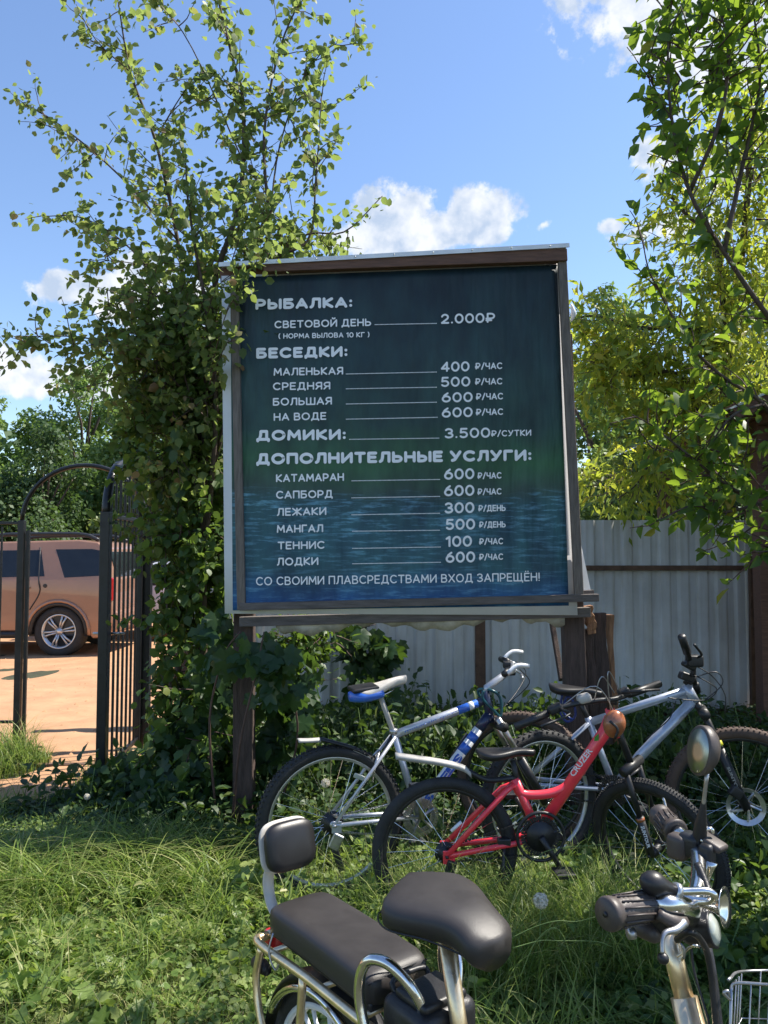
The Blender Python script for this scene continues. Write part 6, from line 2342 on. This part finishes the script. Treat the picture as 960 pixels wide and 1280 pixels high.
big_leaves('hop_vine', 'large lobed vine leaves climbing round the left post of the price board', 'vine', Vector((P(300, 1030, yv).x, yv + .1, 0)), stemsH,
           [(P(318, 822, yv), (.20, .16, .10), 30), (P(345, 850, yv + .1), (.16, .16, .16), 26), (P(265, 850, yv + .5), (.16, .15, .22), 40), (P(250, 930, yv + .6), (.26, .15, .22), 80), (P(350, 920, yv + .6), (.20, .15, .28), 60),
            (P(375, 870, yv + .5), (.16, .2, .3), 40), (P(235, 985, yv + .45), (.30, .2, .14), 80), (P(270, 800, yv + .3), (.14, .15, .2), 26)], (.060, .125), T_PALMS, 'hop')
big_leaves('hop_vine', 'lobed vine hanging over the fence below the price board', 'vine', Vector((P(450, 900, 6.6).x, 6.7, 0)),
           [([P(460, 880, 6.8), P(455, 830, 6.8), P(450, 790, 6.8), P(470, 780, 6.8)], .008, .004), ([P(455, 830, 6.8), P(480, 800, 6.8), P(500, 815, 6.8)], .006, .003)],
           [(P(458, 835, 6.8), (.22, .12, .30), 60), (P(450, 795, 6.8), (.22, .1, .10), 26), (P(488, 808, 6.8), (.13, .1, .06), 14), (P(385, 800, 6.6), (.12, .1, .22), 26), (P(465, 880, 6.6), (.35, .2, .2), 60)], (.08, .15), T_PALMS, 'hop', 120)

# leafy undergrowth between bicycles and fence
def hedge(label, pts, n, h, size, tmpl, lm, single=120, group='bushy undergrowth along the fence', cat='undergrowth'):
    x0, y0 = pts[0]
    rt = root('undergrowth', Vector((pts[0][0], pts[0][1], 0)), label, cat, group)
    pos = []
    stems = bmesh.new()
    for (cx, cy) in pts:
        m_ = n // len(pts)
        for k in range(m_ // 26):
            bx0 = np.array([cx + rng.normal(0, .26), cy + rng.normal(0, .16), 0])
            hh = h * rng.uniform(.5, 1.1)
            sh_ = shoot(bx0, np.array([rng.normal(0, .25), rng.normal(0, .25), 1]), hh, .35, .4, 6)
            tube(stems, [Vector(v) for v in sh_], .0035, 3, cap=False)
            for j in range(26):
                p, tg, _ = poly_at(sh_, rng.random() ** .8)
                pos.append(p + rng.normal(0, .045, 3))
    from_bm('stems', stems, M['stem_green'], rt, True)['kind'] = 'stuff'
    pos = np.array(pos)
    m = len(pos)
    tip = unit(rng.normal(0, .8, (m, 3)) + np.array([0, -.15, -.25]))
    nrm = rng.normal(0, .5, (m, 3)) + np.array([0, -.15, .9])
    pos[:, 2] = np.maximum(pos[:, 2], .02)
    leaves(rt, pos, tip, nrm, rng.uniform(size[0], size[1], m), tmpl, LM[lm], single)
    return rt


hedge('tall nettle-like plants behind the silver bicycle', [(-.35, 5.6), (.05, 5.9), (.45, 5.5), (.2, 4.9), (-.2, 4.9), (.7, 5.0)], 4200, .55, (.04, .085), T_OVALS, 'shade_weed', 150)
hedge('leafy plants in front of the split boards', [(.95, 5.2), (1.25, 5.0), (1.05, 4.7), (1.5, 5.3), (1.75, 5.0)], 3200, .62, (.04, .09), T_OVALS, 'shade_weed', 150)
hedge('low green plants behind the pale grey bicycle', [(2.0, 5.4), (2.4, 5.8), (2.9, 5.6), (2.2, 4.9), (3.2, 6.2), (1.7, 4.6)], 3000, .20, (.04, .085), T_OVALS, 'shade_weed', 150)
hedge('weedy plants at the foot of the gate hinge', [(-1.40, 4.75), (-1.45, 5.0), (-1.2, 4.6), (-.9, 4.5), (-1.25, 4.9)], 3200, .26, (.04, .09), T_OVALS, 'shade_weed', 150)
hedge('sunlit weeds growing up through the small red bicycle', [(.15, 3.15), (.45, 3.1), (.75, 3.2), (-.05, 3.35), (.95, 3.05), (-.35, 3.3)], 1700, .20, (.02, .045), T_OVALS, 'clover', 90, 'weeds near the bicycles')
hedge('dark leafy plants right of the turned red front wheel', [(1.75, 3.55), (2.1, 3.9), (1.55, 3.2), (2.3, 3.4), (1.35, 2.9), (1.9, 2.9)], 3000, .20, (.04, .085), T_OVALS, 'weed', 200, 'weeds near the bicycles')
tree('climbing_shrub', 'round-leaved shrub at the left end of the fence below the price board', 'shrub', Vector((P(395, 880, 5.2).x, 5.2, 0)),
     [([P(390, 900, 5.2), P(385, 840, 5.1), P(380, 790, 5.0)], .01, .004)], per_m=20, twig_len=(.1, .25), sub=2, leaf_gap=.04, leaf=(.05, .07), lm='vine', single=100, blobs=[(P(375, 820, 5.1), (.14, .15, .22), 40), (P(405, 800, 5.1), (.1, .1, .08), 10)])

# broad-leaved tree whose branches reach in from the right, near
yn = 3.0
stemsR = [([Vector((2.75, 3.5, 0)), Vector((2.7, 3.45, 1.2)), Vector((2.6, 3.4, 2.2)), Vector((2.75, 3.4, 3.4)), Vector((2.9, 3.3, 4.8))], .075, .02),
          ([Vector((2.62, 3.4, 2.2)), P(1010, 450, 3.2), P(958, 392, yn), P(905, 315, yn - .05), P(862, 240, yn - .1), P(840, 150, yn - .1), P(835, 60, yn - .1), P(842, -20, yn)], .013, .003),
          ([P(905, 315, yn - .05), P(930, 200, yn), P(950, 100, yn), P(940, 0, yn)], .012, .003),
          ([P(862, 240, yn), P(900, 150, yn - .1), P(910, 60, yn - .1), P(890, -20, yn)], .010, .003),
          ([Vector((2.65, 3.4, 1.9)), P(1010, 560, 3.2), P(955, 505, 3.1), P(900, 468, 3.05), P(862, 430, 3.0), P(835, 385, 3.0), P(812, 340, 2.95), P(803, 300, 2.95)], .011, .002),
          ([Vector((2.68, 3.4, 1.5)), P(1010, 660, 3.2), P(950, 630, 3.1), P(900, 600, 3.05), P(850, 560, 3.0), P(815, 532, 3.0), P(790, 518, 3.0)], .010, .002),
          ([P(950, 630, 3.1), P(905, 640, 3.05), P(870, 632, 3.0), P(842, 640, 3.0)], .008, .003),
          ([P(955, 505, 3.1), P(915, 520, 3.0), P(885, 560, 3.0)], .007, .003),
          ([Vector((2.72, 3.45, 1.0)), P(1000, 700, 3.2), P(965, 690, 3.1), P(945, 690, 3.05)], .010, .003),
          ([P(840, 150, yn), P(818, 110, yn), P(808, 70, yn)], .005, .002)]
tree('broadleaf_tree', 'glossy broad-leaved tree reaching in from the right edge, closest tree', 'tree', Vector((2.75, 3.5, 0)), stemsR, per_m=19, twig_len=(.10, .26), sub=1, leaf_gap=.040, leaf=(.052, .084),
     tmpl=T_OVALS, lm='apple', droop=.35, single=300, up=.25, t_from=.22, spread=.85, leaf_jit=.012,
     blobs=[(Vector((2.75, 3.5, 3.6)), (.8, .8, 1.0), 50), (Vector((3.1, 2.8, 3.4)), (.8, .7, 1.2), 70), (Vector((2.5, 4.0, 4.2)), (.6, .8, .8), 70), (Vector((2.9, 2.2, 2.6)), (.7, .6, .9), 70), (P(915, 50, 3.1), (.18, .2, .22), 44), (P(870, 110, 3.0), (.14, .15, .25), 30), (P(925, 220, 3.1), (.12, .2, .22), 18), (P(925, 580, 3.2), (.2, .3, .14), 20), (P(850, 560, 3.1), (.2, .2, .12), 8),
            (P(965, 640, 3.1), (.14, .2, .2), 14), (Vector((3.4, 3.3, 2.0)), (.6, .9, 1.0), 90)])
# yellowish narrow-leaved tree behind it
ym = 6.6
stemsM = [([Vector((3.15, 7.6, 0)), Vector((3.2, 7.5, 1.6)), Vector((3.15, 7.1, 2.8)), P(935, 240, ym), P(930, 120, ym)], .07, .012),
          ([Vector((3.15, 7.1, 2.7)), P(900, 330, ym), P(850, 260, ym), P(818, 220, ym)], .03, .006),
          ([Vector((3.2, 7.4, 2.0)), P(880, 430, ym), P(800, 410, ym), P(740, 395, ym), P(722, 400, ym)], .03, .006),
          ([Vector((3.2, 7.4, 1.9)), P(860, 480, ym), P(790, 470, ym), P(735, 450, ym)], .025, .005),
          ([P(860, 480, ym), P(830, 540, ym), P(800, 600, ym), P(770, 625, ym)], .012, .004),
          ([P(935, 240, ym), P(960, 200, ym), P(990, 100, ym)], .02, .005)]
tree('box_elder', 'yellow-green narrow-leaved tree rising behind the right part of the fence', 'tree', Vector((3.15, 7.6, 0)), stemsM, per_m=11, twig_len=(.2, .5), sub=3, leaf_gap=.044, leaf=(.085, .145), tmpl=T_NARROW,
     lm='maple', droop=.55, single=200, t_from=.1,
     blobs=[(P(890, 310, ym), (.55, .6, .75), 110), (P(925, 190, ym), (.34, .5, .6), 60), (P(935, 400, ym), (.4, .5, .6), 90), (P(810, 430, ym), (.5, .4, .26), 80), (P(760, 450, ym), (.28, .3, .34), 50), (P(860, 520, ym), (.65, .4, .5), 110), (P(800, 600, ym + .6), (.5, .3, .16), 40)])
far_tree('pale_shrub', 'pale green bush showing just above the metal fence beside the board', Vector((2.45, 8.8, 0)), 2.75, 1.5, 'pale', 6500, .075, lumps=18, trunk_h=.15)['category'] = 'shrub'

# crowns standing outside the picture on the right, whose shade lies over the right-hand side
SG = 'shade trees outside the right edge'
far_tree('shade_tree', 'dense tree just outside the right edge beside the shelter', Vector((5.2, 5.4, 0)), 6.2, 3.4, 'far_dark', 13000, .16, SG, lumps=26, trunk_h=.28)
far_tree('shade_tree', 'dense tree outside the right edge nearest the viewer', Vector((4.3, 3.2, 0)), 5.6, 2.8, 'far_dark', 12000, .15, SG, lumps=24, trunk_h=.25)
# trees farther off
TG = 'background trees beyond the fence and the lot'
far_tree('dark_tree', 'dark green tree filling the gap right of the price board', Vector((3.9, 13.5, 0)), 6.0, 4.2, 'far', 16000, .12, TG, lumps=30, trunk_h=.05)
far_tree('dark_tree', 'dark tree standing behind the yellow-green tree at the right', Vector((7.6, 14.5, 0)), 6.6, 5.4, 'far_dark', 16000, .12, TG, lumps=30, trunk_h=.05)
far_tree('slender_tree', 'small feathery treetop just right of the top of the price board', Vector((5.6, 19.5, 0)), 8.4, 2.6, 'far', 9000, .12, TG, lumps=26)
far_tree('slender_tree', 'tree crown beyond the fence at the far right edge', Vector((9.4, 18.0, 0)), 8.2, 4.0, 'far', 12000, .12, TG, lumps=26)
SPOTS = [(-12.9, 24.5, 6.6, 4.6, 'far', 'round light green tree at the left edge beyond the lot', 'broad_tree'), (-10.6, 27, 8.6, 5.0, 'far', 'tallest pale tree above the car roof', 'tall_tree'), (-8.3, 25.5, 7.8, 4.0, 'far', 'light tree behind the top of the gate arch', 'tall_tree'),
         (-9.6, 21.8, 5.0, 4.2, 'far_dark', 'dark bushy tree directly behind the car', 'broad_tree'), (-7.2, 22.5, 3.6, 3.0, 'pale', 'low pale bush behind the rear of the car', 'low_tree'), (-5.4, 24, 6.6, 4.8, 'far_dark', 'dark tree mostly hidden by the aspen', 'broad_tree'),
         (-15.8, 26, 7.2, 6.0, 'far', 'tree beyond the lot outside the left edge', 'broad_tree'), (-1.8, 25, 6.0, 5.6, 'far_dark', 'tree behind the price board', 'broad_tree'), (2.2, 24, 5.6, 5.4, 'far_dark', 'tree hidden behind the right half of the price board', 'broad_tree'),
         (-12.0, 21.2, 3.8, 4.4, 'far', 'bushy green tree left behind the car bonnet', 'low_tree')]
for (x, y, h, w, lm_, lab, nm) in SPOTS:
    far_tree(nm, lab, Vector((x, y, 0)), h, w, lm_, 17000, .16 if h > 5 else .13, TG, lumps=30, trunk_h=.08)
# far woodland that closes the horizon
fp, fs = [], []
for i in range(9000):
    a = rng.uniform(-1.25, 1.25)
    rr = rng.uniform(38, 46)
    x, y = rr * math.sin(a), rr * math.cos(a)
    hmax = 5.6 + 1.6 * math.sin(a * 23) + 1.0 * math.sin(a * 51 + 1)
    fp.append((x, y, hmax * rng.random() ** .75))
fp = np.array(fp)
o = build_leaves('far_woodland', fp, unit(rng.normal(0, 1, fp.shape)), rng.normal(0, .5, fp.shape) + np.array([0, -.5, .6]), rng.uniform(.5, 1.1, len(fp)), T_FAR, LM['far_dark'])
props(o, 'distant belt of woodland closing the horizon', 'woodland', None, 'stuff')

# ---------------------------------------------------------------- lawn and ground cover
def d_front(x, y):
    return np.clip((4.3 - y) / .5, 0, 1) * 1.0


def d_lit(x, y):
    return np.clip((4.15 - y) / .4, 0, 1) * np.clip((1.5 - x) / .7, .25, 1)


def d_back(x, y):
    return np.clip((y - 3.5) / .5, 0, 1) * (y < 7.0)


blades('lawn_grass', 75000, (-2.9, 2.6, 1.2, 4.5), (.03, .10), (.003, .0075), (.1, 1.1), M_ := LM['grass'], d_front, 3, label='short green grass under and in front of the bicycles')
blades('tall_grass', 9000, (-2.9, 1.1, 2.0, 4.3), (.12, .30), (.0035, .0085), (.35, 1.25), LM['grass'], lambda x, y: d_lit(x, y) * np.where(x > .75, .35, 1), 5, clumps=170, clump_r=.05, label='arching tufts of tall grass')
blades('tall_grass', 1500, (-3.35, -2.62, 5.3, 5.95), (.15, .42), (.004, .008), (.3, 1.1), LM['grass'], None, 5, clumps=26, clump_r=.06, label='tuft of tall grass at the foot of the gate post')
blades('tall_grass', 4800, (-2.9, -.7, 3.35, 3.85), (.20, .42), (.005, .010), (.7, 1.25), LM['grass'], None, 6, clumps=60, clump_r=.06, label='row of tall arching grass at the left front')
blades('tall_grass', 5200, (-.1, 1.0, 2.75, 3.35), (.20, .42), (.003, .006), (.3, 1.0), LM['grass'], None, 6, clumps=70, clump_r=.05, label='tall grass growing through the red bicycle')
blades('cut_grass', 26000, (-2.2, -.35, 1.9, 3.2), (.03, .10), (.0015, .0035), (.8, 1.3), LM['straw'], lambda x, y: np.clip(.75 - np.hypot((x + 1.0) / .8, (y - 2.75) / .8), 0, 1) * 1.6, 3, label='matted yellowish cut grass at the left')
blades('shaded_grass', 36000, (-2.8, 3.6, 3.9, 7.0), (.05, .20), (.003, .006), (.2, 1.0), LM['grass'], lambda x, y: d_back(x, y) * .8, 4, clumps=900, clump_r=.08, label='grass tufts in the shade by the fence')
blades('edge_grass', 9000, (-3.9, -2.2, 4.0, 6.4), (.08, .30), (.0025, .005), (.3, 1.1), LM['grass'], lambda x, y: (sand_edge(x, y) > -.45) * 1.0, 4, clumps=240, clump_r=.05, label='tufts of grass along the sandy path')
low_leaves('clover', 70000, (-2.8, 2.6, 1.3, 4.4), lambda x, y: .04 + .05 * (1 + smoothn(x, y, 1.5)) * .5, (.014, .036), LM['clover'], lambda x, y: np.clip(.40 + .45 * smoothn(x, y, 1.1) + .3 * (x > .7), .05, 1), T_ROUND, 'small clover leaves among the grass')
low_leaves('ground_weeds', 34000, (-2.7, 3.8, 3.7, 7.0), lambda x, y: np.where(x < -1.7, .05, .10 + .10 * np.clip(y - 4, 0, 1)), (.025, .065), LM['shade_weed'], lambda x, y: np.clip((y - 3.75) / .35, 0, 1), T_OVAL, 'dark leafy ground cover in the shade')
def d_patch(x, y):
    return np.clip(smoothn(x * .9 + 2, y * .9, 1.7) + .1, 0, 1) * np.clip((4.2 - y) / .4, 0, 1)


low_leaves('broad_weeds', 15000, (-2.8, 2.0, 1.6, 4.3), lambda x, y: .05 + .09 * np.clip(smoothn(x, y, 2.2), 0, 1), (.025, .060), LM['clover'], d_patch, T_PALMS[1], 'sunlit broad-leaved weeds in patches of the lawn', flat=.6)
low_leaves('broad_weeds', 12000, (-2.8, 2.0, 1.6, 4.3), lambda x, y: .06 + .10 * np.clip(smoothn(x, y, 2.2), 0, 1), (.025, .055), LM['grass'], lambda x, y: d_patch(x + 1.3, y + .7), T_OVALS[1], 'narrow-leaved weeds mixed into the lawn', flat=.5)
blades('dry_stems', 2600, (-2.8, 1.2, 1.8, 4.2), (.08, .26), (.0015, .003), (.3, 1.2), LM['straw'], None, 4, label='dry pale grass stems')
low_leaves('ground_weeds', 9000, (.6, 2.6, 1.4, 3.8), lambda x, y: .08 + .0 * x, (.025, .060), LM['weed'], lambda x, y: np.clip((x - .5) / .5, 0, .8), T_OVAL, 'leafy weeds in the shade at the right')
blades('far_side_grass', 14000, (-1.6, 6.5, 7.3, 9.5), (.1, .35), (.004, .009), (.2, .8), LM['grass'], None, 3, label='grass behind the metal fence')
n_ = 2600
x_ = rng.uniform(-7.5, -1.7, n_)
y_ = 4.2 + rng.random(n_) ** 1.7 * 8
k_ = sand_edge(x_, y_) > .02
x_, y_ = x_[k_], y_[k_]
T_STONE = (np.array([(-.5, -.4, 0), (.5, -.35, 0), (.45, .4, 0), (-.4, .45, 0), (0, 0, .5)], float), [(0, 1, 4), (1, 2, 4), (2, 3, 4), (3, 0, 4)])
m_ = len(x_)
p_ = np.stack([x_, y_, ground_z(x_, y_) + .008], 1)
props(build_leaves('clods', p_, rng.normal(0, 1, (m_, 3)) * [1, 1, .1], np.tile([0, 0, 1.0], (m_, 1)) + rng.normal(0, .15, (m_, 3)), .012 + .035 * rng.random(m_) ** 4, T_STONE, M['sand']), 'small clods and stones scattered on the sandy lot', 'stones')
# narrow grass stalks that arch across the picture, and seed heads
gs = root('grass_stalk', P(640, 1200, 2.4), 'long grass stalks arching beside the dandelion', 'grass')
for a in ((((640, 1172), (670, 1158), (697, 1151), (720, 1152), (744, 1146)), 2.35), (((641, 1185), (675, 1176), (700, 1176), (745, 1177), (766, 1184)), 2.3), (((610, 1110), (660, 1080), (690, 1062), (760, 1055), (790, 1050)), 3.0), (((650, 1222), (668, 1180), (690, 1160), (705, 1172), (718, 1215)), 2.3)):
    part_tube('stalk', [P(x, y, a[1]) for x, y in a[0]], [.0016, .0007], M['stem_green'], gs, 5, 6)


def dandelion(px, py, y, r, label):
    c = P(px, py, y)
    rt = root('dandelion', Vector((c.x, c.y, 0)), label, 'dandelion', 'dandelion seed heads')
    part_tube('stem', [Vector((c.x - .01, c.y, 0)), Vector((c.x - .006, c.y, c.z * .5)), c], .0022, M['stem_green'], rt, 6, 4)
    bm = bmesh.new()
    bmesh.ops.create_icosphere(bm, subdivisions=1, radius=r * .22)
    for v in bm.verts:
        v.co += c
    from_bm('seed_core', bm, M['stem_green'], rt, True)
    bm = bmesh.new()
    for i in range(240):
        d = Vector(unit(rng.normal(0, 1, 3)))
        e = c + d * r * rng.uniform(.8, 1.0)
        tube(bm, [c + d * r * .2, e], .00022, 3, cap=False)
        o1 = d.orthogonal().normalized()
        o2 = d.cross(o1)
        for k in range(6):
            t = k * math.pi / 3
            f = e + (o1 * math.cos(t) + o2 * math.sin(t)) * r * .20 + d * r * .06
            bm.faces.new([bm.verts.new(q) for q in (e, f, e + (o1 * math.cos(t + .5) + o2 * math.sin(t + .5)) * r * .15 + d * r * .06)])
    from_bm('seed_head', bm, M['seed'], rt)['kind'] = 'stuff'


dandelion(676, 1126, 2.75, .026, 'dandelion clock standing in the grass between the two front seats and bars')
dandelion(407, 979, 3.85, .022, 'dandelion clock seen through the spokes of the silver bicycle rear wheel')
dandelion(109, 996, 4.5, .018, 'dandelion clock in the dark weeds beside the sandy path')
dandelion(681, 1167, 2.8, .016, 'green half-open dandelion low behind the first clock') if False else None
# flat pale leaf in the lower right grass
